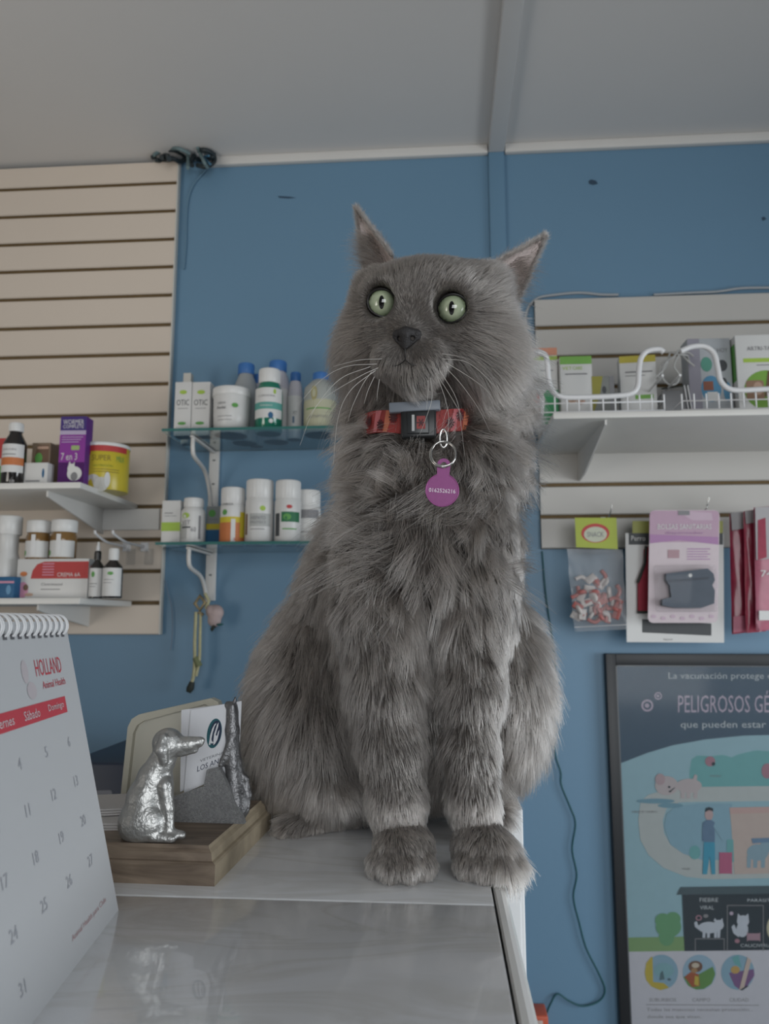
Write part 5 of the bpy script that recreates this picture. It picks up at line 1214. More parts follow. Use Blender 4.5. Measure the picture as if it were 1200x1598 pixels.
def art_r4(m, w_, h): m.rect(-w_ / 2, h * .90, w_ / 2, h, ink('print_gold', .42, .36, .05)); m.rect(-w_ * .35, h * .75, w_ * .4, h * .77, txtg); m.rect(-w_ * .35, h * .70, w_ * .2, h * .71, txtg); m.rect(-w_ * .1, h * .36, w_ * .4, h * .42, ink('print_leafgreen', 0, 0, 0)); m.ell(w_ * .2, h * .15, w_ * .1, h * .05, txtd)
carton('pet_medicine_box', 'white box with golden top band at the right of the left basket', 'box', 970, 1026, 555, 640, 1.62, .04, pwhite, art_r4, zb=zCt + .005, rz=-6)
# grey metal clip rack and twisted pale cable
gx, gz, gw, gh = span(1034, 1078, 602, 640, 1.60, zCt)
t = thing('metal_stand', 'grey metal folding stand between the two wire baskets', 'stand', (gx, 1.60, zCt))
gm = mat('grey_metal_sheet', (0.20, 0.20, 0.205), .4, .4, noise=.1)
MB().box(-gw / 2, 0, 0, gw * .40, .003, gh * .88, gm, .0008).build('back_plate', t)
m = MB().tube([(-gw * .5, -.002, gh * .92), (gw * .42, -.002, gh)], .0018, dk, 8)
m.build('top_rod', t)
for u in (.30, .42): MB().tube([(gw * u, -.003, gh), (gw * (u + .13), -.006, .002)], .0014, wire, 8).build('leg', t)
cab = mat('pale_cable', (0.42, 0.42, 0.41), .5)
cc0 = atY(1050, 600, 1.585)
m = MB(); 
for off in (0, math.pi):
    pts = []
    for i in range(40):
        s_ = i / 39; px = 1024 + 56 * s_; py = 590 - 40 * math.sin(s_ * 2.6); p_ = atY(px, py, 1.585) - cc0
        pts.append((p_.x + .004 * math.cos(s_ * 12 + off), .004 * math.sin(s_ * 12 + off), p_.z + .006 * math.sin(s_ * 12 + off)))
    m.tube(pts, .0020, cab, 8)
pts = [atY(px, py, 1.583) - cc0 for px, py in ((1042, 562), (1034, 575), (1034, 590), (1044, 600), (1056, 598), (1060, 585), (1052, 572), (1058, 556), (1072, 550), (1082, 556))]
m.tube(bezier(pts, 5), .0022, cab, 8)
tag(m.build('coiled_cable', loc=cc0), 'pale grey cable twisted in a loop between the two wire baskets', 'cable')
def art_r5(m, w_, h):
    m.rect(-w_ / 2, 0, -w_ * .22, h, ink('box_lilacgrey', .24, .23, .27)); m.txt('DE HOY', w_ * .22, h * .85, w_ * .42, h * .05, txtg); m.ell(-w_ * .08, h * .68, w_ * .13, h * .09, ink('print_seagreen', .08, .25, .19)); m.ell(w_ * .28, h * .66, w_ * .12, h * .07, txtd)
    m.ell(0, h * .38, w_ * .23, h * .16, ink('print_midblue', .07, .22, .36)); m.rect(-w_ * .18, h * .36, w_ * .05, h * .47, ink('print_rust', .22, .08, .05), 2); m.rect(-w_ * .1, h * .24, w_ * .14, h * .34, lblw, 2)
    m.ell(w_ * .37, h * .34, w_ * .09, h * .12, ink('print_midblue', 0, 0, 0)); m.ell(w_ * .30, h * .44, w_ * .07, h * .07, txtd, 2); m.rect(-w_ * .1, h * .08, w_ * .2, h * .10, txtg)
carton('pet_medicine_box', 'pale blue-grey box with a round blue picture in the right basket', 'box', 1078, 1146, 528, 640, 1.60, .045, ink('box_bluegrey', .36, .38, .40), art_r5, zb=zCt + .005)
def art_r6(m, w_, h):
    m.txt('ARTRI-TABS', w_ * .03, h * .83, w_ * .6, h * .05, txtg); m.rect(-w_ * .36, h * .66, w_ * .5, h * .71, lime); m.ell(w_ * .35, h * .77, w_ * .12, h * .05, lime, 2); m.rect(-w_ * .1, h * .62, w_ * .3, h * .63, txtg)
    m.ell(w_ * .08, h * .32, w_ * .46, h * .24, ink('print_grassgreen', .17, .34, .05)); m.rrect(-w_ * .34, h * .20, w_ * .02, h * .44, w_ * .06, ink('print_fawn', .27, .16, .10), 2); m.pg([(w_ * .02, h * .24), (w_ * .12, h * .55), (w_ * .24, h * .55), (w_ * .26, h * .26)], brown, 3); m.ell(-w_ * .1, h * .34, w_ * .10, h * .08, skinp, 3)
    m.rect(-w_ * .4, h * .04, w_ * .3, h * .08, ink('label_palegrey', 0, 0, 0))
def art_r6b(m, w_, h): art_r6(m, w_, h); m.side(-w_ / 2 - .0004, 0, 0); m.rect(.004, h * .45, .030, h * .9, green)
carton('pet_medicine_box', 'big white box with green circle and brown dog at the right frame edge', 'box', 1154, 1232, 522, 640, 1.58, .035, pwhite, art_r6b, zb=zCt + .005)

# ---- things hanging from hooks on the slatwall
def wall_hook(px, py, label, yend):
    a = atY(px, py, WY - .02); t = thing('wire_hook', label, 'hook', (a.x, WY - .019, a.z), 0, 'wire hooks on the right slatwall')
    MB().tube(bezier([(0, 0, -.006), (0, -.04, -.008), (0, yend - WY + .03, -.006), (.001, yend - WY + .018, .002), (.004, yend - WY + .012, .020)], 6), .0016, steel, 8).build('hook_wire', t)
    MB().box(-.006, -.003, -.012, .006, 0, .002, steel, .0008).build('hook_plate', t)
wall_hook(941, 808, 'wire hook holding up the green-topped treat bag', 1.755); wall_hook(1074, 803, 'wire hook holding up the pink blister pack', 1.705)
HY_ = 1.745
def hangO(px, py, Y): return atY(px, py, Y)
def card_on(m, O, pts, Y, mt, k=1, th=None):
    q = [atY(x, y, Y) - O for x, y in pts]
    if th: m.prism([(p.x, p.z) for p in q], q[0].y, q[0].y + th, 'y', mt)
    else: m.add([(p.x, p.y - .0004 * k, p.z) for p in q], [tuple(range(len(q)))], mt)
def ellpts(cx_, cy_, rx, ry, n=24): return [(cx_ + rx * math.cos(2 * math.pi * i / n), cy_ - ry * math.sin(2 * math.pi * i / n)) for i in range(n)]
def ttxt(m, O, s, px, py, w_, h_, Y, mt, k=2):
    v, f = text_geo(s); xs = [p[0] for p in v]; ys = [p[1] for p in v]; x0, x1, y0, y1 = min(xs), max(xs), min(ys), max(ys)
    vs = []
    for x, y in v:
        p = atY(px + w_ * ((x - x0) / (x1 - x0) - .5), py - h_ * ((y - y0) / (y1 - y0) - .5), Y) - O; vs.append((p.x, p.y - .0004 * k, p.z))
    m.add(vs, f, mt)
# treat bag
O = hangO(930, 812, HY_); t = thing('treat_bag', 'clear bag of red and white treats with a lime green card top', 'bag', O)
m = MB(); card_on(m, O, [(897, 808), (962, 808), (964, 857), (899, 854)], HY_, ink('card_lime', .34, .40, .05), 1, .0012)
card_on(m, O, ellpts(929, 832, 22, 15), HY_, redp, 1); card_on(m, O, ellpts(929, 834, 18, 12), HY_, ink('card_pale', .46, .48, .38), 2); ttxt(m, O, 'SNACK', 929, 834, 26, 8, HY_, txtg, 3)
m.build('header_card', t)
bag = mat('clear_bag_film', (0.80, 0.80, 0.82), 0.12, trans=.6, alpha=.26)
bs = SDF(tuple(Vector(atY(885, 985, HY_) - O) - Vector((.02, .02, .01))), tuple(Vector(atY(985, 850, HY_) - O) + Vector((.02, .045, .012))), .0025)
def bq(px, py, r): v = atY(px, py, HY_ + .012) - O; return tuple(v), r * HY_ / F
a_, b_ = atY(930, 918, HY_ + .010) - O, 0
q = [atY(885, 856, HY_), atY(972, 857, HY_), atY(979, 982, HY_), atY(897, 986, HY_)]; q = [v - O for v in q]
# pillow-shaped film built from a grid
n = 14; vs = []; fs = []
for side in (-1, 1):
    for j in range(n + 1):
        for i in range(n + 1):
            u, v = i / n, j / n; top = q[0].lerp(q[1], u); bot = q[3].lerp(q[2], u); p = top.lerp(bot, v)
            bul = (math.sin(math.pi * u) ** .6) * (math.sin(math.pi * min(1, v * 1.0)) ** .6) * .016 * (.35 + .65 * v); wr = .0012 * math.sin(u * 23 + v * 9) * math.sin(v * 17)
            vs.append((p.x + .001 * math.sin(v * 14), .004 + side * bul + wr, p.z))
for s_ in (0, 1):
    b0_ = s_ * (n + 1) ** 2
    for j in range(n):
        for i in range(n): k = b0_ + j * (n + 1) + i; fs.append((k, k + 1, k + n + 2, k + n + 1))
MB().add(vs, fs, bag, True).build('bag_film', t)
MB().tube([q[3] + Vector((0, .003, .010)), q[2] + Vector((-.001, .003, .010))], .0012, mat('bag_seal', (.5, .52, .54), .4), 6).build('bag_seal', t)
treat_r = mat('treat_red', (0.34, 0.10, 0.09), .4, noise=.3, nscale=80); treat_w = mat('treat_white', (0.52, 0.48, 0.46), .5, noise=.15, nscale=60)
rs_ = random.Random(5)
for i in range(46):
    px = rs_.uniform(898, 966); py = 968 - abs(rs_.gauss(0, 1)) * 38
    if py < 890: py = rs_.uniform(900, 965)
    v = atY(px, py, HY_ + rs_.uniform(.000, .009)) - O; mt = treat_r if rs_.random() < .62 else treat_w
    m = MB(); m.T = Matrix.Translation(v) @ Matrix.Rotation(rs_.uniform(0, 3.14), 4, 'Y') @ Matrix.Rotation(rs_.uniform(-.5, .5), 4, 'X') @ Matrix.Scale(1.35, 4)
    if rs_.random() < .35: m.box(-.009, -.002, -.006, .009, .002, .006, mt, .0015)
    elif rs_.random() < .5: m.lathe([(.001, -.003), (.008, -.0025), (.009, 0), (.008, .0025), (.001, .003)], mt, 14)
    else: m.tube(bezier([(-.011, 0, -.003), (-.003, 0, .003), (.004, 0, .002), (.011, 0, -.003)], 3), [.0035] * 10, mt, 7)
    o = m.build('dog_treat', loc=O); tag(o, ('red' if mt is treat_r else 'white') + ' dog treat among the ' + ('red' if mt is treat_r else 'white') + ' ones inside the clear hanging bag', 'treat', 'red dog treats in the clear bag' if mt is treat_r else 'white dog treats in the clear bag')
# black and white card pack with a red harness
Y1 = 1.758; O = hangO(1053, 812, Y1); t = thing('harness_pack', 'white and black card pack showing a red pet harness behind the pink pack', 'pack', O)
m = MB(); card_on(m, O, [(976, 832), (1129, 832), (1130, 1003), (978, 1002)], Y1, pwhite, 1, .0015); card_on(m, O, [(981, 832), (1128, 832), (1128, 850), (981, 850)], Y1, txtd, 1); ttxt(m, O, 'Perro', 996, 840, 22, 8, Y1, lblw, 2)
card_on(m, O, [(987, 813), (1128, 813), (1128, 832), (987, 832)], Y1, ink('card_olive', .30, .31, .08), 1, .0012); ttxt(m, O, 'TALLA M', 1042, 998, 14, 3, Y1, txtg, 1)
card_on(m, O, [(1002, 966), (1110, 973), (1110, 992), (1002, 987)], Y1, txtd, 1); m.build('backing_card', t)
m = MB(); m.prism([((atY(x, y, Y1) - O).x, (atY(x, y, Y1) - O).z) for x, y in ((1004, 858), (1012, 852), (1100, 852), (1110, 862), (1110, 955), (994, 956), (994, 905), (1000, 895), (1004, 880))], -.012, -.0015, 'y', mat('harness_red', (.28, .02, .04), .7, noise=.2, nscale=120)); m.build('harness', t)
m = MB().tube([tuple(atY(x, y, Y1) - O + Vector((0, -.012, 0))) for x, y in ((1006, 853), (1004, 880), (997, 900), (993, 910))], .003, dk, 8).tube([tuple(atY(x, y, Y1) - O + Vector((0, -.010, 0))) for x, y in ((993, 955), (1050, 956), (1110, 956))], .0035, dk, 8); m.build('trim_binding', t)
# pink blister pack with a grey pouch
Y2 = 1.712; O = hangO(1075, 808, Y2); t = thing('blister_pack', 'pink and white blister pack holding a dark grey waste-bag pouch', 'pack', O, 0)
m = MB(); r_o = []
def rr_px(x0, y0, x1, y1, r, skew=0):
    pts = []
    for cx_, cy_, a in ((x1 - r, y0 + r, 0), (x0 + r, y0 + r, 90), (x0 + r, y1 - r, 180), (x1 - r, y1 - r, 270)):
        for t_ in (0, 30, 60, 90): x = cx_ + r * math.cos(R(a + t_)); y = cy_ - r * math.sin(R(a + t_)); pts.append((x + skew * (y - y0) / (y1 - y0), y))
    return pts
card_on(m, O, rr_px(1014, 796, 1123, 972, 8, -3), Y2, ink('blister_palepink', .56, .48, .51), 1, .0016)
card_on(m, O, rr_px(1014, 797, 1122, 846, 6, -1), Y2, ink('blister_pink', .43, .29, .38), 1); card_on(m, O, [(1014, 834), (1121, 838), (1121, 850), (1060, 843), (1014, 848)], Y2, ink('blister_mauve', .36, .19, .36), 2)
card_on(m, O, [(1060, 800), (1075, 798), (1110, 800), (1112, 812), (1080, 812)], Y2, ink('blister_pink2', .50, .38, .46), 2)
ttxt(m, O, 'BOLSAS SANITARIAS', 1068, 822, 84, 8, Y2, lblw, 3); ttxt(m, O, 'dispensador', 1068, 832, 60, 5, Y2, ink('blister_mauve', 0, 0, 0), 3)
card_on(m, O, [(1042, 858), (1060, 858), (1060, 871), (1042, 871)], Y2, ink('print_dustyrose', .38, .24, .27), 2)
for i in range(5): card_on(m, O, [(1072, 856 + 4 * i), (1108 - 4 * (i % 2), 856 + 4 * i), (1108 - 4 * (i % 2), 857.4 + 4 * i), (1072, 857.4 + 4 * i)], Y2, ink('blister_mauve', 0, 0, 0), 2)
card_on(m, O, [(1058, 797), (1076, 797), (1076, 804), (1058, 804)], Y2, txtg, 3)
for i in range(7): card_on(m, O, ellpts(1020 + i * 15, 962 + (i % 2) * 3, 4, 3, 10), Y2, ink('blister_pink2', 0, 0, 0), 2)
m.build('backing_card', t)
a = atY(1022, 955, Y2) - O; b_ = atY(1113, 882, Y2) - O
MB().box(a.x, -.022, a.z, b_.x, -.0008, b_.z, mat('blister_clear', (.85, .84, .86), .06, trans=.9, alpha=.14), .005).build('blister_bubble', t)
m = MB(); pp_ = [((atY(x, y, Y2) - O).x, (atY(x, y, Y2) - O).z) for x, y in ((1036, 896), (1060, 893), (1100, 888), (1109, 896), (1111, 906), (1107, 914), (1111, 922), (1110, 942), (1090, 949), (1050, 949), (1030, 945), (1030, 936), (1044, 932), (1042, 915), (1036, 906))]
m.prism(pp_, -.018, -.002, 'y', mat('pouch_greyblue', (.075, .095, .125), .6, noise=.2, nscale=90)); 
card_on(m, O, [(1042, 905), (1106, 900), (1106, 904), (1042, 909)], Y2 - .018, ink('pouch_seam', .04, .05, .07), 1); card_on(m, O, ellpts(1077, 898, 3, 3, 12), Y2 - .018, lblw, 2); m.build('waste_bag_pouch', t)
# crimson and pink packs at the frame edge
crim = mat('crimson_pack', (0.27, 0.018, 0.050), .3, noise=.35, nscale=60, coat=.3); rose = mat('rose_pack', (0.42, 0.12, 0.18), .35, noise=.2, nscale=60, coat=.2)
def soft_pack(label, pts, Y, th, mt, extras=()):
    O = atY(*pts[0], Y); m = MB(); q = [atY(x, y, Y) - O for x, y in pts]; nn = 12; vs = []; fs = []
    for s_ in (-1, 1):
        for j in range(nn + 1):
            for i in range(nn + 1):
                u, v = i / nn, j / nn; p = q[0].lerp(q[1], u).lerp(q[3].lerp(q[2], u), v); bl = (math.sin(math.pi * u) * math.sin(math.pi * v)) ** .5 * th
                vs.append((p.x, s_ * bl + .0010 * math.sin(u * 15 + v * 6) * math.sin(v * 19), p.z))
    for s_ in (0, 1):
        for j in range(nn):
            for i in range(nn): k = s_ * (nn + 1) ** 2 + j * (nn + 1) + i; fs.append((k, k + 1, k + nn + 2, k + nn + 1))
    m.add(vs, fs, mt, True)
    for kind, ps, mt2, dz in extras:
        if kind == 'p': mm = [(lambda w: (w.x, -th - .0012 - dz, w.z))(atY(x, y, Y - th) - O) for x, y in ps]; m.add(mm, [tuple(range(len(mm)))], mt2)
        else: ttxt(m, O + Vector((0, 0, 0)), *ps, Y - th - .002, mt2, 1)
    return tag(m.build('treat_packet', loc=O), label, 'packet')
soft_pack('dark crimson pet treat packet hanging left of the pink ones at the frame edge', [(1138, 802), (1176, 798), (1180, 985), (1142, 990)], 1.77, .007, crim, [('p', [(1140, 800), (1174, 797), (1176, 822), (1142, 828)], ink('pack_greywhite', .36, .35, .36), 0), ('p', [(1144, 962), (1179, 960), (1179, 984), (1144, 987)], rose, 0)])
soft_pack('second crimson pet treat packet just right of the darkest one', [(1160, 798), (1196, 792), (1196, 985), (1164, 988)], 1.745, .006, mat('crimson_pack_b', (0.33, 0.028, 0.065), .3, noise=.35, nscale=50, coat=.3), [('p', [(1162, 798), (1194, 793), (1195, 812), (1164, 818)], ink('pack_greywhite', 0, 0, 0), 0)])
soft_pack('rose pink pet treat packet with pale top at the right frame edge', [(1176, 792), (1250, 786), (1250, 982), (1180, 984)], 1.715, .008, rose, [('p', [(1178, 792), (1248, 788), (1248, 868), (1180, 874)], ink('pack_greywhite', 0, 0, 0), 0), ('p', [(1182, 812), (1194, 808), (1196, 870), (1182, 874)], crim, .0006), ('t', ('74', 1196, 895, 18, 10), lblw, 0), ('p', [(1184, 953), (1240, 953), (1240, 968), (1184, 968)], lblw, .0004)])

# ================================================================== POSTER
PX0, PZ1 = .3735, -.0735; PW, PH = .62, .90; FT = .022
frm = mat('poster_frame_black', (0.009, 0.011, 0.014), .4, noise=.1)
ps = thing('framed_poster', 'black-framed vaccination poster with blue cartoon scene on the blue wall', 'poster', (PX0, WY, PZ1 - PH))
FWd = .0225
m = MB().box(0, -FT, 0, FWd, 0, PH, frm, .001).box(PW - FWd, -FT, 0, PW, 0, PH, frm, .001).box(FWd, -FT, PH - FWd * 1.15, PW - FWd, 0, PH, frm, .001).box(FWd, -FT, 0, PW - FWd, 0, FWd, frm, .001); m.build('frame', ps)
MB().box(FWd, -FT + .001, PH - FWd * 1.15 - .0025, PW - FWd, -FT + .004, PH - FWd * 1.15, mat('frame_inner_lip', (.10, .11, .12), .3)).box(FWd, -FT + .001, FWd, FWd + .0025, -FT + .004, PH - FWd * 1.15, mat('frame_inner_lip', (0, 0, 0))).build('inner_lip', ps)
PYs = WY - .012
def pr_(x, y, k): p = atY(x, y, PYs); return (min(max(p.x - PX0, FWd), PW - FWd), p.y - WY - .00025 * k, min(max(p.z - (PZ1 - PH), FWd), PH - FWd))
m = MB(); m.fr = pr_; m.flip = True
sea = ink('poster_paleblue', .25, .40, .46, .4); night = ink('poster_night', .030, .065, .105, .4); path = ink('poster_path', .38, .42, .42, .4); pt_teal = ink('poster_teal', .13, .33, .34); pond = ink('poster_bluegrey', .20, .34, .42)
hill = ink('poster_hill', .17, .29, .13); bush = ink('poster_bush', .11, .27, .14); hut = ink('poster_hut', .018, .030, .040); foot = ink('poster_foot', .46, .47, .52); lett = ink('poster_lettering', .42, .46, .48); pklet = ink('poster_pink_letter', .40, .34, .42); roof = ink('poster_roof', .055, .085, .10)
x2 = 1560
m.pg([(945, 1035), (x2, 1035), (x2, 1700), (945, 1700)], sea, 0)
m.pg([(945, 1035), (x2, 1035), (x2, 1195), (1440, 1168), (1340, 1152), (1240, 1146), (1160, 1148), (1100, 1154), (1050, 1163), (1010, 1175), (964, 1192), (945, 1198)], night, 1)
m.txt('La vacunación protege de', 1128, 1056, 170, 13, lett, 2); m.txt('PELIGROSOS GÉRMENES', 1166, 1095, 216, 34, pklet, 2); m.txt('que pueden estar en', 1140, 1132, 156, 14, lett, 2)
for cx_, cy_, r in ((1010, 1101, 9.5), (1027, 1086, 6)):
    m.ell(cx_, cy_, r, r, pklet, 2, 20).ell(cx_, cy_, r * .68, r * .68, night, 3, 20).ell(cx_ - .5, cy_, r * .38, r * .38, pklet, 4, 14)
# hedge, path, pond
m.pg([(1076, 1203), (1079, 1185), (1088, 1179), (1110, 1180), (1128, 1178), (1142, 1182), (1150, 1178), (1165, 1174), (1180, 1171), (1210, 1173), (1260, 1170), (x2, 1172), (x2, 1232), (1076, 1230)], pt_teal, 1)
m.pg([(1000, 1250), (1012, 1240), (1040, 1232), (1090, 1228), (x2, 1227), (x2, 1251), (1090, 1251), (1060, 1252), (1040, 1262), (1034, 1280), (1036, 1300), (1046, 1318), (1066, 1332), (1095, 1342), (x2, 1342), (x2, 1370), (1110, 1372), (1070, 1368), (1035, 1354), (1012, 1334), (999, 1310), (996, 1280), (998, 1262)], path, 2)
m.pg([(1036, 1290), (1040, 1270), (1055, 1258), (1090, 1254), (1142, 1254), (1145, 1342), (1095, 1342), (1066, 1332), (1046, 1318)], pond, 3)
m.ell(1023, 1250, 30, 4, ink('poster_pool', .14, .27, .34), 3, 20).ell(1046, 1257, 20, 4, ink('poster_pool', 0, 0, 0), 3, 20).txt('PARQUE CANINO', 1006, 1267, 40, 3.6, txtg, 4)
m.ell(1108, 1188, 8, 8, ink('poster_rose', .30, .16, .20), 3, 14).ell(1113, 1192, 3, 3, hut, 4, 10).txt('TICKS', 1116, 1211, 18, 3, txtg, 3)
m.ell(1197, 1203, 9, 12, ink('poster_rose', 0, 0, 0), 3, 14)
# dog sniffing
dogc = ink('poster_dog', .40, .36, .37); m.ell(1040, 1226, 18, 15, dogc, 4, 20).ell(1075, 1226, 20, 11, dogc, 4, 20).ell(1030, 1216, 8, 9, ink('poster_dog2', .36, .28, .30), 5, 14).pg([(1078, 1222), (1084, 1208), (1088, 1210), (1086, 1226)], dogc, 4)
for x in (1062, 1071, 1082): m.pg([(x, 1230), (x + 7, 1230), (x + 6, 1246), (x, 1246)], dogc, 4)
m.ell(1044, 1228, 2, 1.8, hut, 5, 10).ell(1045, 1235, 1.6, 1.4, hut, 5, 10).pg([(1045, 1234), (1053, 1228), (1053, 1229), (1046, 1236)], hut, 6)
# building, second dog, walking man with case
m.pg([(1138, 1260), (x2, 1258), (x2, 1362), (1146, 1364), (1141, 1290)], ink('poster_building', .42, .35, .32), 4).pg([(1138, 1260), (x2, 1258), (x2, 1266), (1139, 1270)], ink('poster_building_top', .44, .31, .29), 5)
dg = ink('poster_greydog', .20, .30, .36); m.ell(1182, 1330, 17, 13, dg, 5, 18).ell(1196, 1320, 10, 10, dg, 6, 16).pg([(1172, 1308), (1200, 1307), (1200, 1314), (1174, 1316)], ink('poster_darkblue', .12, .20, .30), 6)
for x in (1165, 1175, 1187): m.pg([(x, 1335), (x + 7, 1335), (x + 6, 1354), (x, 1354)], dg, 5)
m.ell(1106, 1271, 6.5, 9, ink('poster_skin', .40, .30, .30), 6, 16).pg([(1100, 1267), (1101, 1261), (1106, 1259), (1112, 1261), (1113, 1266), (1106, 1264)], hut, 7)
m.pg([(1097, 1283), (1103, 1279), (1109, 1279), (1115, 1283), (1115, 1314), (1098, 1314)], ink('poster_jacket', .10, .17, .26), 6).pg([(1096, 1284), (1099, 1284), (1098, 1312), (1095, 1312)], ink('poster_jacket', 0, 0, 0), 6).pg([(1115, 1284), (1130, 1310), (1127, 1312), (1113, 1290)], pond, 6)
m.pg([(1098, 1314), (1115, 1314), (1116, 1364), (1110, 1364), (1107, 1335), (1103, 1364), (1096, 1364)], ink('poster_trousers', .05, .26, .38), 6)
m.rrect(1122, 1363, 1142, 1330, 2, ink('poster_case', .36, .10, .18), 6).pg([(1134, 1310), (1144, 1310), (1145, 1345), (1140, 1345), (1134, 1328)], pt_teal, 5).ell(1084, 1330, 9, 11, pt_teal, 4, 16).txt('VIAJE', 1070, 1356, 13, 3.5, txtg, 4)
# meadow, bush, cat house
m.pg([(945, 1462), (x2, 1460), (x2, 1484), (945, 1484)], hill, 2); m.ell(1043, 1446, 20, 17, bush, 3, 20).ell(1034, 1436, 12, 11, bush, 3).ell(1050, 1434, 12, 11, bush, 3).ell(1040, 1462, 12, 14, bush, 3)
m.pg([(1064, 1390), (x2, 1390), (x2, 1484), (1068, 1484)], hut, 4).pg([(1056, 1396), (1062, 1384), (x2, 1383), (x2, 1396)], roof, 5)
m.txt('FIEBRE', 1106, 1404, 29, 6, lett, 5).txt('VIRAL', 1103, 1416, 22, 6, lett, 5).txt('PARÁSITOS', 1190, 1404, 48, 6, lett, 5).txt('CALICIVIRUS', 1180, 1475, 50, 5, lett, 6)
for (a0_, b0_, c0_, d0_) in ((1134, 1412, 1191, 1413.2), (1134, 1412, 1135.2, 1484), (1190, 1412, 1191.2, 1484), (1084, 1464, 1130, 1465.2), (1084, 1464, 1085.2, 1484), (1129, 1464, 1130.2, 1484)): m.pg([(a0_, b0_), (c0_, b0_), (c0_, d0_), (a0_, d0_)], txtg, 6)
ct_ = ink('poster_white_cat', .42, .46, .52)
m.ell(1106, 1447, 17, 9, ct_, 6, 18).ell(1121, 1443, 8, 8, ct_, 6).pg([(1113, 1437), (1115, 1432), (1119, 1437)], ct_, 6).pg([(1122, 1437), (1127, 1432), (1128, 1440)], ct_, 6).pg([(1092, 1452), (1084, 1446), (1083, 1439), (1087, 1437), (1089, 1443), (1096, 1447)], ct_, 6)
for x in (1096, 1103, 1114, 1119): m.pg([(x, 1450), (x + 5, 1450), (x + 4, 1463), (x, 1463)], ct_, 6)
m.ell(1090, 1432, 5, 4.5, ink('poster_rose', 0, 0, 0), 6, 14).ell(1090, 1432, 3, 2.6, hut, 7, 12).ell(1101, 1429, 4, 3, txtg, 6, 12)
m.ell(1158, 1450, 9, 12, ct_, 6).ell(1159, 1437, 9.5, 9, ct_, 6).pg([(1150, 1434), (1151, 1425), (1157, 1431)], ct_, 6).pg([(1161, 1431), (1167, 1425), (1168, 1434)], ct_, 6).pg([(1152, 1462), (1144, 1456), (1141, 1446), (1145, 1442), (1149, 1450), (1156, 1456)], ct_, 6)
m.rrect(1165, 1467, 1186, 1456, 3, ink('poster_cushion', .30, .20, .24), 7).ell(1141, 1425, 3, 3, pklet, 6, 12).ell(1150, 1468, 4, 3.5, ink('poster_rose', 0, 0, 0), 6, 12).ell(1206, 1448, 10, 18, ink('poster_cream_cat', .42, .40, .28), 6)
# footer
m.pg([(945, 1484), (x2, 1484), (x2, 1700), (945, 1700)], foot, 2)
def disc(cx_, cy_, mt): m.ell(cx_, cy_, 26, 27.5, mt, 3, 32)
disc(1032, 1517, ink('poster_disc_blue', .20, .33, .42)); m.pg([(1006, 1517), (1008, 1503), (1016, 1493), (1018, 1493), (1019, 1532), (1036, 1534), (1044, 1541), (1030, 1545), (1016, 1539), (1008, 1529)], ink('poster_mustard', .42, .34, .06), 4).ell(1036, 1514, 15, 12, ink('poster_lightteal', .18, .34, .38), 5).pg([(1030, 1518), (1034, 1514), (1037, 1528), (1029, 1529)], ink('poster_slate', .08, .14, .16), 6).ell(1044, 1528, 3, 2, ink('poster_slate', 0, 0, 0), 6)
disc(1091, 1517, ink('poster_disc_sky', .24, .36, .46)); m.pg([(1066, 1524), (1090, 1520), (1112, 1508), (1116, 1520), (1110, 1535), (1098, 1543), (1086, 1544), (1074, 1538)], ink('poster_green', .10, .22, .07), 4)
m.ell(1085, 1508, 11, 9, ink('poster_brown', .13, .07, .05), 5).ell(1085, 1506, 6, 4, ink('poster_cream', .45, .40, .32), 6).ell(1083, 1514, 5, 4, ink('poster_fawn', .30, .18, .09), 6).pg([(1068, 1524), (1078, 1516), (1090, 1520), (1092, 1538), (1080, 1540)], ink('poster_rust', .28, .08, .04), 5).pg([(1084, 1522), (1090, 1524), (1090, 1538), (1083, 1536)], ink('poster_mustard', 0, 0, 0), 6)
disc(1151, 1517, ink('poster_disc_blue', 0, 0, 0)); m.pg([(1137, 1518), (1176, 1512), (1177, 1522), (1166, 1538), (1154, 1544), (1146, 1538)], ink('poster_purple', .16, .09, .20), 4).ell(1147, 1513, 7, 6, ink('poster_orange', .42, .28, .10), 5).pg([(1166, 1493), (1172, 1498), (1160, 1543), (1153, 1544)], ink('poster_beige', .46, .38, .34), 6).pg([(1142, 1494), (1152, 1490), (1157, 1510), (1146, 1504)], pt_teal, 4).pg([(1154, 1544), (1164, 1538), (1168, 1538), (1158, 1545)], hut, 7)
m.txt('SUBURBIOS', 1034, 1560, 42, 5.5, txtg, 3).txt('CAMPO', 1094, 1560, 28, 5.5, txtg, 3).txt('CIUDAD', 1153, 1560, 30, 5.5, txtg, 3); m.pg([(1008, 1567), (1184, 1568), (1184, 1569), (1008, 1568)], txtg, 3)
m.txt('Todas las mascotas necesitan protección...', 1092, 1576, 166, 6.5, txtg, 3).txt('donde sea que vivan.', 1052, 1587, 84, 6.5, txtg, 3)
m.build('printed_sheet', ps)
a = PX0 + FWd
MB().box(FWd, -.0165, FWd, PW - FWd, -.0150, PH - FWd * 1.15, mat('poster_glazing', (.9, .92, .93), .08, trans=1.0, alpha=.16)).build('glazing', ps)

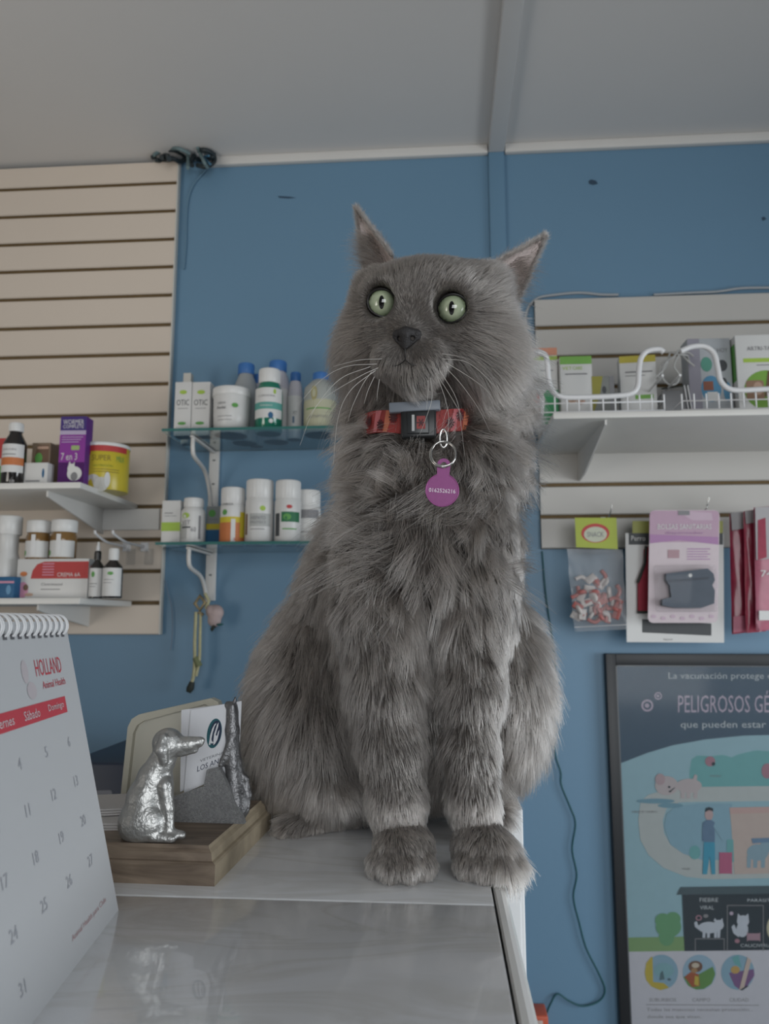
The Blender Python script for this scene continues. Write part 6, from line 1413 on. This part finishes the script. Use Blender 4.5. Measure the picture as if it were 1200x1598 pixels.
# ================================================================== CABLES
def cable(name, label, pts, Y, r, mt, ys=None, cat_='cable', closed=False, n=7):
    q = [atY(x, y, (Y if ys is None else ys[i])) for i, (x, y) in enumerate(pts)]; o0 = q[0].copy()
    return tag(MB().tube(bezier([p - o0 for p in q], n), r, mt, 8).build(name, loc=o0), label, cat_)
blue_cord = mat('dark_blue_cord', (0.020, 0.060, 0.110), .5); teal_cord = mat('teal_cord', (0.015, 0.085, 0.10), .5)
cable('power_cord', 'thin dark cord hanging down the blue wall beside the poster', [(846, 860), (852, 930), (862, 1000), (867, 1060), (864, 1130), (866, 1175), (875, 1205), (876, 1225), (890, 1260), (898, 1285), (893, 1325), (900, 1365), (895, 1400), (904, 1440), (915, 1480), (935, 1520), (944, 1545), (935, 1562), (910, 1570), (888, 1562), (870, 1551), (860, 1565), (852, 1584)], 1.842, .0019, teal_cord)
pg_o = atY(843, 1590, 1.80)
t = thing('plug_adapter', 'red-orange plug adapter on the wall below the counter edge', 'plug', pg_o); redpl = mat('orange_red_plastic', (.52, .10, .05), .45)
MB().box(-.016, -.010, -.030, .016, .048, .010, redpl, .004).build('plug_body', t); MB().box(-.010, -.013, -.018, .004, -.009, .002, mat('plug_pale', (.5, .4, .36), .5), .001).build('socket_face', t)
grc = mat('grey_cable', (0.34, 0.36, 0.38), .5)
cable('grey_cable', 'grey cable lying along the top of the white right slatwall', [(822, 560), (820, 520), (822, 486), (838, 466), (868, 460), (905, 457), (940, 460), (965, 460)], 1.842, .0034, grc, ys=[1.845] * 8)
cable('grey_cable', 'second grey cable arching above the slatwall at the right frame edge', [(1020, 460), (1080, 457), (1120, 455), (1155, 450), (1195, 449), (1240, 449)], 1.842, .0032, grc)
cable('white_cable', 'thin white cable trailing beside the lower edge of the left slatwall', [(258, 905), (262, 925), (268, 950), (269, 985), (266, 1015)], 1.843, .0012, mat('pale_blue_wire', (.16, .22, .30), .5))
# dark cable clutter poking out under the ceiling
blk_c = mat('black_cable', (.02, .03, .035), .5); tealc = mat('dusty_cable', (.13, .19, .20), .6, noise=.3, nscale=60)
o0 = atY(285, 245, 1.82); t = thing('cable_bundle', 'tangled dark cables bundled under the ceiling at the top of the left slatwall', 'cable', o0)
def cb(pts, r, mt, Y=1.82, n=5): m = MB().tube(bezier([atY(x, y, Y + .02 * math.sin(i * 2.1)) - o0 for i, (x, y) in enumerate(pts)], n), r, mt, 8); m.build('cable_strand', t)
cb([(238, 246), (250, 238), (268, 234), (284, 240), (292, 250), (300, 258)], .006, blk_c); cb([(240, 242), (258, 233), (278, 232), (296, 240)], .005, tealc, 1.80); cb([(244, 250), (256, 251), (268, 247), (280, 252), (292, 248)], .006, blk_c)
cb([(298, 252), (306, 238), (318, 234), (332, 240), (334, 252), (322, 260), (308, 258)], .006, blk_c, 1.81); cb([(304, 246), (316, 250), (330, 246), (334, 238), (320, 232)], .005, blk_c, 1.83); cb([(308, 230), (313, 240), (318, 252), (324, 262)], .0045, tealc, 1.79); cb([(292, 236), (294, 248), (293, 262)], .005, tealc, 1.80)
cb([(326, 243), (318, 246), (328, 256)], .003, mat('blue_wire', (.05, .15, .24), .5), 1.79)
cb([(252, 246), (260, 243), (264, 248)], .007, blk_c, 1.80)
cable('wall_cable', 'pale blue cable curving down the wall from the ceiling cable bundle', [(327, 258), (315, 272), (302, 288), (294, 310), (291, 340), (290, 380), (287, 420)], 1.846, .0022, mat('painted_cable', (.12, .22, .31), .5))
cable('wall_cable', 'thin grey cable running along the top edge of the left slatwall', [(-10, 257), (60, 254), (130, 250), (200, 245), (245, 241)], 1.832, .0022, mat('dusty_cable', (0, 0, 0)))
